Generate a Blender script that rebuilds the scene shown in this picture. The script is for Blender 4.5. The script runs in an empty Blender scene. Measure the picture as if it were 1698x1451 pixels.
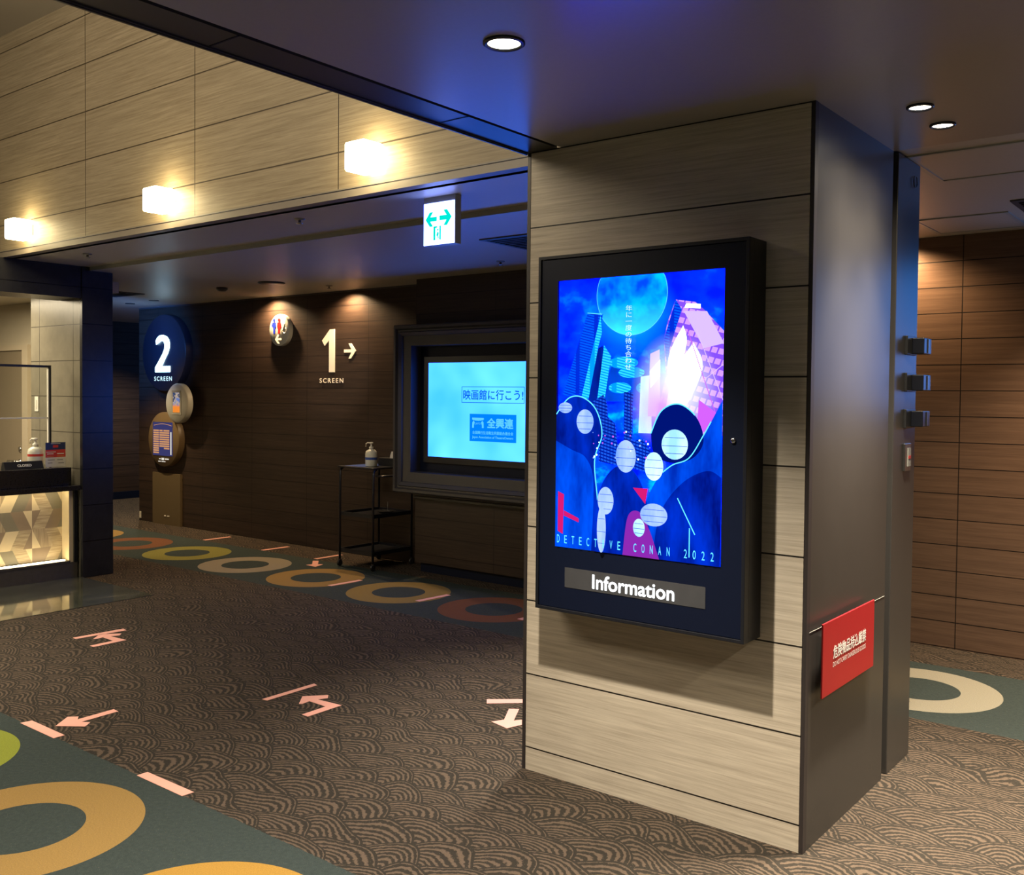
import bpy, bmesh, math, random
from mathutils import Vector, Matrix
random.seed(4)
S = bpy.context.scene
COL = S.collection
R_ = math.radians

# ------------------------------------------------------------------ camera, world, exposure
CAM_H = 1.6
cam = bpy.data.cameras.new('camera'); camo = bpy.data.objects.new('camera', cam); COL.objects.link(camo)
YAW, PIT, ROL = R_(38.1566), R_(-1.58118), R_(0.54365)
fw = Vector((-math.sin(YAW)*math.cos(PIT), math.cos(YAW)*math.cos(PIT), math.sin(PIT)))
r0 = Vector((math.cos(YAW), math.sin(YAW), 0)); u0 = r0.cross(fw)
rr = r0*math.cos(ROL) + u0*math.sin(ROL); uu = -r0*math.sin(ROL) + u0*math.cos(ROL)
M = Matrix((rr, uu, -fw)).transposed().to_4x4(); M.translation = Vector((0, 0, CAM_H))
camo.matrix_world = M
cam.sensor_fit = 'HORIZONTAL'; cam.sensor_width = 36.0
cam.lens = 1607.74/1698*36.0
cam.shift_x = -(853.126-849)/1698.0
cam.shift_y = (699.259-725.5)/1698.0
cam.clip_start = 0.05
S.camera = camo
w = bpy.data.worlds.new('world'); S.world = w; w.use_nodes = True
w.node_tree.nodes['Background'].inputs[0].default_value = (0.012, 0.011, 0.012, 1)
w.node_tree.nodes['Background'].inputs[1].default_value = 1.0
S.view_settings.view_transform = 'Standard'; S.view_settings.look = 'None'
S.view_settings.gamma = 1.0; S.view_settings.use_curve_mapping = False
S.view_settings.exposure = 0.22

WARM = (1.0, 0.86, 0.64); AMBER = (1.0, 0.66, 0.34); NEUT = (1.0, 0.90, 0.74); BLUE = (0.08, 0.25, 1.0)
def spot(name, loc, power, angle=100, blend=0.7, color=WARM, radius=0.035, aim=None):
    l = bpy.data.lights.new(name, 'SPOT'); l.energy = power; l.spot_size = R_(angle); l.spot_blend = blend
    l.color = color; l.shadow_soft_size = radius
    o = bpy.data.objects.new(name, l); COL.objects.link(o); o.location = loc
    if aim is not None:
        o.rotation_euler = (Vector(aim)-Vector(loc)).to_track_quat('-Z', 'Y').to_euler()
    return o
def area(name, loc, power, sx, sy, color, aim):
    l = bpy.data.lights.new(name, 'AREA'); l.energy = power; l.shape = 'RECTANGLE'; l.size = sx; l.size_y = sy; l.color = color
    o = bpy.data.objects.new(name, l); COL.objects.link(o); o.location = loc
    o.rotation_euler = (Vector(aim)-Vector(loc)).to_track_quat('-Z', 'Y').to_euler()
    return o
# ceiling downlights of the place (the ones in view have a fitting built further down)
spot('downlight_lamp', (-1.785, 2.206, 2.60), 520, 96, 1.0, (1.0, 0.88, 0.70), 0.03)
for p in ((-1.004, 3.553, 2.60), (-1.002, 3.835, 2.60)):
    spot('downlight_lamp', p, 380, 62, 1.0, (1.0, 0.87, 0.68), 0.05)
    spot('downlight_spill', p, 75, 104, 1.0, (1.0, 0.87, 0.68), 0.05)
    spot('downlight_spill', p, 30, 150, 1.0, (1.0, 0.87, 0.68), 0.05)
for p in ((-1.8, -0.4), (0.9, 2.2), (0.9, -0.4)):
    spot('downlight_lamp', (p[0], p[1], 2.60), 600, 120, 0.8, WARM, 0.05)
spot('downlight_lamp', (0.6, 5.2, 2.60), 600, 120, 0.8, WARM, 0.05)
spot('downlight_lamp', (-2.70, 3.98, 2.63), 420, 66, 0.9, NEUT, 0.03)
for p in ((-5.0, 1.1), (-6.9, 1.3)):
    spot('downlight_lamp', (p[0], p[1], 4.35), 620, 72, 0.9, WARM, 0.06)
area('bulkhead_fill', (-5.0, 0.2, 4.25), 150, 3.5, 1.2, (1.0, 0.85, 0.62), (-5.0, 3.0, 3.6))  # unseen fill, added to brighten the wooden bulkhead
spot('wall_washer_lamp', (-8.42, 6.465, 2.615), 110, 150, 0.8, AMBER, 0.02, (-8.42, 6.50, 1.4))
spot('wall_washer_lamp', (-7.22, 6.465, 2.615), 90, 150, 0.8, AMBER, 0.02, (-7.22, 6.50, 1.4))
spot('wall_washer_lamp', (-1.98, 6.42, 2.625), 80, 150, 0.8, AMBER, 0.02, (-1.98, 6.43, 1.4))
spot('downlight_lamp', (-0.55, 6.0, 2.60), 260, 110, 0.8, (1.0, 0.75, 0.48), 0.03)
spot('downlight_lamp', (-10.5, 5.72, 2.60), 210, 88, 0.7, (1.0, 0.74, 0.42), 0.03)
spot('downlight_lamp', (-12.4, 7.4, 2.60), 200, 120, 0.8, WARM, 0.04)
area('booth_lamp', (-9.3, 3.2, 2.45), 85, 1.2, 1.6, (1.0, 0.84, 0.58), (-9.3, 3.2, 0))
# blue light of a digital display on the wall outside the view
area('blue_stand_in', (-0.62, 6.56, 2.0), 5, 0.5, 0.9, (0.05, 0.30, 1.0), (-0.62, 5.0, 2.0))
spot('sign_fill', (-6.4, 4.7, 2.60), 95, 30, 0.8, NEUT, 0.03, (-7.45, 6.58, 1.86))  # added spot that lifts the number one, no fitting behind it
spot('sign_fill', (-7.6, 4.9, 2.60), 12, 20, 0.9, NEUT, 0.03, (-8.32, 6.53, 2.25))  # weaker added spot for the restroom disc
spot('blue_stand_in', (-9.5, 5.1, 2.3), 420, 50, 1.0, (0.06, 0.28, 1.0), 0.25, (-10.85, 6.6, 2.15))  # added blue spot without a fitting, tints the number two disc and wall

# ------------------------------------------------------------------ materials
MATS = {}
class NT:
    def __init__(s, name):
        s.m = bpy.data.materials.new(name); s.m.use_nodes = True; s.t = s.m.node_tree
        s.b = s.t.nodes.get('Principled BSDF'); s.out = s.t.nodes.get('Material Output')
    def n(s, typ, **kw):
        n = s.t.nodes.new(typ)
        for k, v in kw.items(): setattr(n, k, v)
        return n
    def put(s, sock, v):
        if hasattr(v, 'is_linked') or isinstance(v, bpy.types.NodeSocket): s.t.links.new(v, sock)
        else:
            if sock.type == 'RGBA' and len(v) == 3: v = (*v, 1)
            sock.default_value = v
    def m_(s, op, a, b=None, c=None):
        n = s.n('ShaderNodeMath', operation=op); s.put(n.inputs[0], a)
        if b is not None: s.put(n.inputs[1], b)
        if c is not None: s.put(n.inputs[2], c)
        return n.outputs[0]
    def mix(s, f, a, b, blend='MIX'):
        n = s.n('ShaderNodeMix', data_type='RGBA', blend_type=blend)
        s.put(n.inputs[0], f); s.put(n.inputs[6], a); s.put(n.inputs[7], b); return n.outputs[2]
    def pos(s):
        g = s.n('ShaderNodeNewGeometry'); x = s.n('ShaderNodeSeparateXYZ'); s.t.links.new(g.outputs['Position'], x.inputs[0])
        return g.outputs['Position'], x.outputs[0], x.outputs[1], x.outputs[2]
    def vec(s, x, y, z):
        n = s.n('ShaderNodeCombineXYZ'); s.put(n.inputs[0], x); s.put(n.inputs[1], y); s.put(n.inputs[2], z); return n.outputs[0]
    def vmul(s, v, k):
        n = s.n('ShaderNodeVectorMath', operation='MULTIPLY'); s.put(n.inputs[0], v); s.put(n.inputs[1], k); return n.outputs[0]
    def noise(s, v, scale, detail=3, rough=0.55):
        n = s.n('ShaderNodeTexNoise'); s.t.links.new(v, n.inputs['Vector']); n.inputs['Scale'].default_value = scale
        n.inputs['Detail'].default_value = detail; n.inputs['Roughness'].default_value = rough; return n
    def ramp(s, f, stops):
        n = s.n('ShaderNodeValToRGB'); e = n.color_ramp.elements
        while len(e) < len(stops): e.new(0.5)
        for i, (p, c) in enumerate(stops): e[i].position = p; e[i].color = (*c, 1)
        s.put(n.inputs[0], f); return n.outputs[0]
    def bump(s, h, strength=0.2, dist=0.01):
        n = s.n('ShaderNodeBump'); n.inputs['Strength'].default_value = strength; n.inputs['Distance'].default_value = dist
        s.put(n.inputs['Height'], h); s.t.links.new(n.outputs[0], s.b.inputs['Normal'])
    def set(s, color=None, rough=None, metal=None, spec=None):
        if color is not None: s.put(s.b.inputs['Base Color'], color)
        if rough is not None: s.put(s.b.inputs['Roughness'], rough)
        if metal is not None: s.b.inputs['Metallic'].default_value = metal
        if spec is not None: s.b.inputs['Specular IOR Level'].default_value = spec
        return s.m
def sr(r, g, b):
    f = lambda c: (c/255/12.92 if c/255 <= 0.04045 else ((c/255+0.055)/1.055)**2.4)
    return (f(r), f(g), f(b))
def plain(name, color, rough=0.5, metal=0.0, spec=0.5, var=0.12, scale=25, bump=0.0):
    t = NT(name); p, x, y, z = t.pos(); n = t.noise(p, scale, 4)
    c = t.mix(n.outputs[0], tuple(v*(1-var) for v in color), tuple(v*(1+var) for v in color))
    t.set(c, rough, metal, spec)
    if bump: t.bump(n.outputs[0], bump, 0.002)
    MATS[name] = t.m; return t.m
def emit(name, color, strength):
    t = NT(name); e = t.n('ShaderNodeEmission'); e.inputs[0].default_value = (*color, 1); e.inputs[1].default_value = strength
    t.t.links.new(e.outputs[0], t.out.inputs[0]); MATS[name] = t.m; return t.m
def laminate(name, dark, light, z0, pz, x0=None, px=None, groove=(0.01, 0.008, 0.006), gw=0.006, rough=0.5, spec=0.35, stretch=1.6, fine=48, axis='x', contrast=(0.3, 0.7)):
    t = NT(name); p, x, y, z = t.pos()
    v = t.vmul(p, (stretch, stretch, fine)); n1 = t.noise(v, 1.0, 5, 0.65)
    v2 = t.vmul(p, (stretch*4, stretch*4, fine*3.4)); n2 = t.noise(v2, 1.0, 2, 0.5)
    f = t.m_('ADD', t.m_('MULTIPLY', n1.outputs[0], 0.72), t.m_('MULTIPLY', n2.outputs[0], 0.28))
    c = t.ramp(f, [(contrast[0], dark), (contrast[1], light)])
    # each board a touch lighter or darker than the next
    bi = t.m_('FLOOR', t.m_('DIVIDE', t.m_('SUBTRACT', z, z0), pz))
    wn = t.n('ShaderNodeTexWhiteNoise', noise_dimensions='1D'); t.put(wn.inputs['W'], bi)
    c = t.mix(t.m_('MULTIPLY', wn.outputs[0], 0.12), c, dark)
    mk = t.m_('LESS_THAN', t.m_('FLOORED_MODULO', t.m_('SUBTRACT', z, z0-gw/2), pz), gw)
    if px:
        q = x if axis == 'x' else y
        mx = t.m_('LESS_THAN', t.m_('FLOORED_MODULO', t.m_('SUBTRACT', q, x0-gw/2), px), gw)
        mk = t.m_('MAXIMUM', mk, mx)
    c = t.mix(mk, c, groove)
    t.set(c, rough, 0, spec)
    t.bump(t.m_('SUBTRACT', t.m_('MULTIPLY', f, 0.25), mk), 0.25, 0.004)
    MATS[name] = t.m; return t.m

laminate('pale_wood', (0.39, 0.335, 0.265), (0.59, 0.525, 0.425), 0.098, 0.315, gw=0.006, fine=82, stretch=2.2, contrast=(0.36, 0.64))
laminate('bulkhead_wood', (0.21, 0.165, 0.105), (0.34, 0.28, 0.19), 2.568, 0.340, -6.724, 1.340, gw=0.008, groove=(0.05, 0.035, 0.02), fine=70, stretch=2.0, contrast=(0.36, 0.64))
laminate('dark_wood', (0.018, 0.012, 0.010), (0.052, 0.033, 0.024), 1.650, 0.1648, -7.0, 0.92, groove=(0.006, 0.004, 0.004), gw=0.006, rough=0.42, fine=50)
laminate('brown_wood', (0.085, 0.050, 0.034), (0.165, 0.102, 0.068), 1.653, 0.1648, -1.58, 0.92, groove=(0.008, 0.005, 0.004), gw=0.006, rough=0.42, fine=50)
laminate('stone_panel', (0.16, 0.145, 0.11), (0.22, 0.20, 0.15), 0.93, 0.31, -8.76, 0.60, groove=(0.05, 0.045, 0.035), gw=0.007, rough=0.3, fine=6, stretch=6)
laminate('black_panel', (0.016, 0.016, 0.018), (0.024, 0.024, 0.026), 0.93, 0.31, groove=(0.004, 0.004, 0.004), gw=0.008, rough=0.27, fine=8, stretch=8)
plain('ceiling_paint', (0.28, 0.255, 0.235), 0.31, var=0.06, scale=60)
plain('soffit_paint', (0.42, 0.38, 0.32), 0.42, var=0.06, scale=60)
plain('fascia_paint', (0.20, 0.17, 0.14), 0.45, var=0.05)
plain('bronze_panel', (0.036, 0.033, 0.030), 0.36, 0.0, 0.6, var=0.10, scale=8)
plain('dark_trim', (0.030, 0.024, 0.024), 0.45)
plain('black_blue_glare', (0.003, 0.006, 0.020), 0.45, spec=0.22, var=0.1)  # black with the poster's blue glare mixed into the colour
plain('black_frame', (0.008, 0.009, 0.014), 0.34, var=0.1)
plain('molding', (0.050, 0.048, 0.052), 0.36, var=0.1)
plain('chrome', (0.7, 0.7, 0.7), 0.2, 1.0)
plain('steel', (0.30, 0.29, 0.27), 0.35, 1.0)
plain('caption_grey', (0.055, 0.056, 0.062), 0.25)
plain('white_plastic', (0.75, 0.72, 0.64), 0.4, var=0.04)
plain('grey_plastic', (0.33, 0.33, 0.29), 0.4, var=0.05)
plain('dark_plastic', (0.02, 0.02, 0.02), 0.35)
plain('door_paint', (0.27, 0.22, 0.15), 0.45, var=0.05)
plain('door_frame_paint', (0.55, 0.47, 0.34), 0.45, var=0.05)
plain('booth_wall', (0.55, 0.49, 0.37), 0.6, var=0.04)
plain('counter_stone', (0.016, 0.015, 0.015), 0.14, var=0.4, scale=80)
plain('plinth_stone', (0.075, 0.066, 0.055), 0.35, var=0.25, scale=30)
plain('tape_pink', (0.75, 0.37, 0.30), 0.55, var=0.05, scale=40)
plain('red_panel', (0.36, 0.010, 0.014), 0.4, var=0.05)
plain('cream_letter', (0.88, 0.83, 0.70), 0.5, var=0.03)
plain('white_letter', (0.85, 0.83, 0.78), 0.5, var=0.03)
plain('sign_blue', (0.015, 0.035, 0.60), 0.4, var=0.03)
plain('sign_red', (0.75, 0.012, 0.012), 0.4, var=0.03)
plain('tissue_paper', (0.8, 0.78, 0.74), 0.8, var=0.03, bump=0.2)
plain('pilaster_laminate', (0.115, 0.085, 0.045), 0.45, var=0.08)
plain('disc_brown', (0.13, 0.090, 0.045), 0.4, var=0.06)
plain('disc_dark', (0.011, 0.014, 0.026), 0.4, var=0.06)
plain('disc_grey', (0.40, 0.41, 0.38), 0.4, var=0.05)
plain('bottle_plastic', (0.72, 0.72, 0.62), 0.3, var=0.03)
plain('label_red', (0.6, 0.05, 0.04), 0.4); plain('label_navy', (0.03, 0.04, 0.12), 0.4); plain('label_orange', (0.65, 0.19, 0.04), 0.4)
plain('label_white', (0.70, 0.66, 0.58), 0.5); plain('label_blue', (0.03, 0.08, 0.35), 0.4); plain('print_grey', (0.22, 0.2, 0.18), 0.6)
plain('tile_light', (0.62, 0.52, 0.34), 0.45, var=0.05)
plain('tile_brown', (0.25, 0.19, 0.13), 0.45, var=0.08); plain('tile_grey', (0.20, 0.18, 0.13), 0.45, var=0.08)
t = NT('tile_grain'); p, x, y, z = t.pos(); n = t.noise(t.vmul(p, (4, 6, 90)), 1.0, 3)
t.set(t.ramp(n.outputs[0], [(0.35, (0.30, 0.23, 0.145)), (0.65, (0.50, 0.41, 0.27))]), 0.45); MATS['tile_grain'] = t.m
t = NT('tile_upright'); p, x, y, z = t.pos(); n = t.noise(t.vmul(p, (4, 110, 5)), 1.0, 3)
t.set(t.ramp(n.outputs[0], [(0.35, (0.29, 0.22, 0.14)), (0.65, (0.46, 0.37, 0.25))]), 0.45); MATS['tile_upright'] = t.m
t = NT('marble_floor'); p, x, y, z = t.pos(); n = t.noise(t.vmul(p, (5, 2.2, 1)), 1.4, 6, 0.6)
t.set(t.ramp(n.outputs[0], [(0.3, (0.035, 0.040, 0.032)), (0.55, (0.065, 0.070, 0.055)), (0.75, (0.12, 0.12, 0.095))]), 0.07, 0, 1.0); MATS['marble_floor'] = t.m
# acrylic / glass sheets
def glass(name, fac=0.06):
    t = NT(name); a = t.n('ShaderNodeBsdfTransparent'); a.inputs[0].default_value = (0.96, 0.97, 0.96, 1)
    g = t.n('ShaderNodeBsdfGlossy'); g.inputs['Roughness'].default_value = 0.04
    mx = t.n('ShaderNodeMixShader'); mx.inputs[0].default_value = fac
    t.t.links.new(a.outputs[0], mx.inputs[1]); t.t.links.new(g.outputs[0], mx.inputs[2]); t.t.links.new(mx.outputs[0], t.out.inputs[0])
    MATS[name] = t.m
glass('acrylic', 0.05); glass('display_glass', 0.025)
# things that give off light
emit('lamp_cube', (1.0, 0.80, 0.42), 26.0)
emit('downlight_glow', (1.0, 0.93, 0.70), 12.0)
emit('spot_glow', (1.0, 0.90, 0.72), 14.0)
emit('letter_glow', (0.95, 1.0, 1.0), 3.0)
emit('small_letter_glow', (0.55, 0.85, 1.0), 1.3)
emit('numeral_glow', (0.50, 0.80, 1.0), 6.0)
emit('exit_white', (0.22, 0.30, 1.0), 8.0)
emit('exit_green', (0.0, 0.72, 0.60), 1.0)
emit('led_strip', (1.0, 0.80, 0.45), 22.0)
emit('screen_ink', (0.0, 0.09, 0.55), 1.0); emit('screen_panel', (0.0, 0.20, 1.0), 1.0); emit('screen_pale', (0.10, 0.55, 1.0), 1.0)
t = NT('tv_picture'); p, x, y, z = t.pos(); n = t.noise(p, 1.6, 2)
e = t.n('ShaderNodeEmission'); t.put(e.inputs[0], t.ramp(n.outputs[0], [(0.35, (0.014, 0.125, 1.0)), (0.7, (0.038, 0.19, 1.0))])); e.inputs[1].default_value = 4.6
t.t.links.new(e.outputs[0], t.out.inputs[0]); MATS['tv_picture'] = t.m

# carpet: scalloped fans, teal borders with rings
def carpet():
    t = NT('carpet'); p, x, y, z = t.pos()
    wn = t.noise(p, 2.6, 1); wsep = t.n('ShaderNodeSeparateColor'); t.t.links.new(wn.outputs['Color'], wsep.inputs[0])
    wx = t.m_('ADD', x, t.m_('MULTIPLY', t.m_('SUBTRACT', wsep.outputs[0], 0.5), 0.26))
    wy = t.m_('ADD', y, t.m_('MULTIPLY', t.m_('SUBTRACT', wsep.outputs[1], 0.5), 0.26))
    R, h, wd = 0.192, 0.094, 0.340
    k0 = t.m_('CEIL', t.m_('DIVIDE', t.m_('SUBTRACT', wy, R), h))
    found = None; dist = None
    for k in range(4):
        j = t.m_('ADD', k0, float(k)); yc = t.m_('MULTIPLY', j, h)
        xo = t.m_('MULTIPLY', t.m_('FLOORED_MODULO', j, 2.0), wd/2)
        dx = t.m_('SUBTRACT', t.m_('FLOORED_MODULO', t.m_('ADD', t.m_('SUBTRACT', wx, xo), wd/2), wd), wd/2)
        dy = t.m_('SUBTRACT', wy, yc)
        d = t.m_('SQRT', t.m_('ADD', t.m_('MULTIPLY', dx, dx), t.m_('MULTIPLY', dy, dy)))
        ins = t.m_('LESS_THAN', d, R)
        if found is None: found, dist = ins, t.m_('MULTIPLY', ins, d)
        else:
            take = t.m_('MULTIPLY', ins, t.m_('SUBTRACT', 1.0, found))
            dist = t.m_('ADD', dist, t.m_('MULTIPLY', take, d)); found = t.m_('MAXIMUM', found, ins)
    fib = t.noise(p, 210, 2); fib2 = t.noise(p, 55, 3)
    ph = t.m_('ADD', t.m_('MULTIPLY', dist, 1/0.0262), t.m_('MULTIPLY', t.m_('SUBTRACT', fib2.outputs[0], 0.5), 0.9))
    saw = t.m_('ABSOLUTE', t.m_('SUBTRACT', t.m_('FRACT', ph), 0.5))
    sm = t.n('ShaderNodeMapRange', interpolation_type='SMOOTHSTEP'); t.put(sm.inputs[0], saw)
    sm.inputs[1].default_value = 0.20; sm.inputs[2].default_value = 0.36
    stripe = t.m_('MULTIPLY', sm.outputs[0], t.m_('MULTIPLY', found, t.m_('LESS_THAN', dist, R-0.010)))
    base = t.mix(stripe, (0.034, 0.029, 0.023), (0.122, 0.089, 0.065))
    # teal borders
    ed = t.m_('ADD', y, t.m_('MULTIPLY', t.m_('SUBTRACT', fib2.outputs[0], 0.5), 0.02))
    near = t.m_('LESS_THAN', ed, 2.185)
    far = t.m_('MULTIPLY', t.m_('GREATER_THAN', ed, 5.03), t.m_('LESS_THAN', ed, 6.12))
    teal = t.mix(fib2.outputs[0], (0.030, 0.041, 0.040), (0.060, 0.080, 0.076))
    c = t.mix(t.m_('MAXIMUM', near, far), base, teal)
    ochre, lime, amber = (0.33, 0.21, 0.07), (0.27, 0.31, 0.045), (0.43, 0.245, 0.05)
    grey, rust, olive = (0.30, 0.26, 0.19), (0.19, 0.080, 0.040), (0.25, 0.235, 0.060)
    rings = [(-4.60, 1.657, lime), (-3.572, 1.653, ochre), (-2.50, 1.652, amber), (-1.47, 1.65, grey), (-5.63, 1.65, rust),
             (-5.535, 5.552, (0.31, 0.215, 0.065)), (-6.519, 5.528, ochre), (-7.50, 5.516, grey), (-8.47, 5.54, olive), (-9.44, 5.50, rust),
             (-10.42, 5.50, ochre), (-4.555, 5.57, rust), (-1.52, 5.57, (0.34, 0.32, 0.25)), (-0.50, 5.57, ochre), (-2.53, 5.57, lime), (-3.54, 5.57, grey)]
    for cx, cy, colr in rings:
        dx = t.m_('SUBTRACT', x, cx); dy = t.m_('SUBTRACT', y, cy)
        d = t.m_('SQRT', t.m_('ADD', t.m_('MULTIPLY', dx, dx), t.m_('MULTIPLY', dy, dy)))
        mk = t.m_('LESS_THAN', t.m_('ABSOLUTE', t.m_('SUBTRACT', d, 0.3175)), 0.1035)
        c = t.mix(mk, c, colr)
    c = t.mix(t.m_('MULTIPLY', fib.outputs[0], 0.55), c, (0.0, 0.0, 0.0))
    spk = t.m_('GREATER_THAN', fib.outputs[0], 0.69)
    c = t.mix(t.m_('MULTIPLY', spk, 0.35), c, (0.30, 0.26, 0.20))
    t.set(c, 0.95, 0, 0.12); t.bump(t.m_('ADD', fib.outputs[0], t.m_('MULTIPLY', stripe, 0.5)), 0.35, 0.004)
    MATS['carpet'] = t.m
carpet()

# ------------------------------------------------------------------ mesh helpers
class MB:
    def __init__(s): s.v = []; s.f = []; s.mi = []; s.sm = []
    def add(s, vs, fs, mi=0, smooth=False):
        o = len(s.v); s.v += [tuple(v) for v in vs]
        for f in fs: s.f.append(tuple(i+o for i in f)); s.mi.append(mi); s.sm.append(smooth)
        return s
    def box(s, x0, x1, y0, y1, z0, z1, mi=0):
        vs = [(x0,y0,z0),(x1,y0,z0),(x1,y1,z0),(x0,y1,z0),(x0,y0,z1),(x1,y0,z1),(x1,y1,z1),(x0,y1,z1)]
        return s.add(vs, [(0,3,2,1),(4,5,6,7),(0,1,5,4),(1,2,6,5),(2,3,7,6),(3,0,4,7)], mi)
    def prism(s, pts, a, b, axis='y', mi=0):
        # pts: 2D polygon; axis y -> (x,z); axis x -> (y,z); axis z -> (x,y)
        def P(q, d): return (q[0], d, q[1]) if axis == 'y' else ((d, q[0], q[1]) if axis == 'x' else (q[0], q[1], d))
        n = len(pts); vs = [P(q, a) for q in pts] + [P(q, b) for q in pts]
        fs = [tuple(range(n)), tuple(range(2*n-1, n-1, -1))] + [(i, i+n, (i+1) % n + n, (i+1) % n) for i in range(n)]
        return s.add(vs, fs, mi)
    def flat(s, pts, d, axis='y', mi=0):
        def P(q): return (q[0], d, q[1]) if axis == 'y' else ((d, q[0], q[1]) if axis == 'x' else (q[0], q[1], d))
        return s.add([P(q) for q in pts], [tuple(range(len(pts)))], mi)
    def lathe(s, c, prof, n=32, axis='z', mi=0, cap=True):
        # prof: list of (r, h) along axis from centre c
        vs = []; fs = []
        for r, h in prof:
            for i in range(n):
                a = 2*math.pi*i/n; u, v = r*math.cos(a), r*math.sin(a)
                vs.append((c[0]+u, c[1]+v, c[2]+h) if axis == 'z' else ((c[0]+u, c[1]+h, c[2]+v) if axis == 'y' else (c[0]+h, c[1]+u, c[2]+v)))
        for k in range(len(prof)-1):
            for i in range(n):
                fs.append((k*n+i, k*n+(i+1) % n, (k+1)*n+(i+1) % n, (k+1)*n+i))
        s.add(vs, fs, mi, True)
        if cap:
            o = len(s.v)-len(vs)
            for k in (0, len(prof)-1):
                if prof[k][0] > 1e-5:
                    s.f.append(tuple(o+k*n+i for i in range(n))); s.mi.append(mi); s.sm.append(False)
        return s
    def tube(s, path, r, n=10, mi=0):
        path = [Vector(p) for p in path]; vs = []; fs = []
        for k, p in enumerate(path):
            d = (path[min(k+1, len(path)-1)]-path[max(k-1, 0)]).normalized()
            a = d.cross(Vector((0, 0, 1))) if abs(d.z) < 0.9 else d.cross(Vector((1, 0, 0)))
            a.normalize(); b = d.cross(a)
            for i in range(n):
                q = p + a*r*math.cos(2*math.pi*i/n) + b*r*math.sin(2*math.pi*i/n); vs.append(tuple(q))
        for k in range(len(path)-1):
            for i in range(n): fs.append((k*n+i, k*n+(i+1) % n, (k+1)*n+(i+1) % n, (k+1)*n+i))
        s.add(vs, fs, mi, True); o = len(s.v)-len(vs)
        for k in (0, len(path)-1): s.f.append(tuple(o+k*n+i for i in range(n))); s.mi.append(mi); s.sm.append(False)
        return s
    def sweep_rect(s, x0, x1, z0, z1, prof, mi=0):
        # mitred frame facing -Y: prof = [(inset, y)]
        vs = []
        for ins, y in prof: vs += [(x0+ins, y, z0+ins), (x1-ins, y, z0+ins), (x1-ins, y, z1-ins), (x0+ins, y, z1-ins)]
        fs = [(k*4+i, k*4+(i+1) % 4, k*4+4+(i+1) % 4, k*4+4+i) for k in range(len(prof)-1) for i in range(4)]
        return s.add(vs, fs, mi)
    def build(s, name, mat, parent=None, bevel=0.0, recalc=True):
        me = bpy.data.meshes.new(name)
        if parent is not None: off = absloc(parent)
        else:
            xs, ys, zs = zip(*s.v); off = Vector(((min(xs)+max(xs))/2, (min(ys)+max(ys))/2, min(zs)))
        me.from_pydata([tuple(Vector(v)-off) for v in s.v], [], s.f)
        mats = mat if isinstance(mat, (list, tuple)) else [mat]
        for m in mats: me.materials.append(MATS[m])
        for pl, mi, sm in zip(me.polygons, s.mi, s.sm): pl.material_index = mi; pl.use_smooth = sm
        if recalc:
            bm = bmesh.new(); bm.from_mesh(me); bmesh.ops.recalc_face_normals(bm, faces=bm.faces); bm.to_mesh(me); bm.free()
        o = bpy.data.objects.new(name, me); COL.objects.link(o)
        if parent is not None: o.parent = parent; o.location = (0, 0, 0)
        else: o.location = off
        if bevel:
            b = o.modifiers.new('bevel', 'BEVEL'); b.width = bevel; b.segments = 2; b.limit_method = 'ANGLE'
        return o
def absloc(o):
    v = Vector(o.location)
    while o.parent: o = o.parent; v += Vector(o.location)
    return v
def tag(o, label, cat, group=None):
    o['label'] = label; o['category'] = cat
    if group: o['group'] = group
    return o
def thing(name, loc, label, cat, group=None):
    o = bpy.data.objects.new(name, None); o.empty_display_size = 0.1; COL.objects.link(o); o.location = loc
    return tag(o, label, cat, group)
def struct(o):
    o['kind'] = 'structure'; return o
def box(name, mat, x0, x1, y0, y1, z0, z1, parent=None, bevel=0.0): return MB().box(x0, x1, y0, y1, z0, z1).build(name, mat, parent, bevel)
def sbox(name, mat, *a, label=None, cat=None):
    o = struct(box(name, mat, *a))
    o['label'] = label or name.replace('_', ' '); o['category'] = cat or name.split('_')[0]
    return o
def dup(root, loc, label):
    r = root.copy(); COL.objects.link(r); r.location = loc; r['label'] = label
    for ch in list(root.children):
        c = ch.copy(); COL.objects.link(c); c.parent = r
        for g in list(ch.children):
            d = g.copy(); COL.objects.link(d); d.parent = c
    return r
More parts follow.
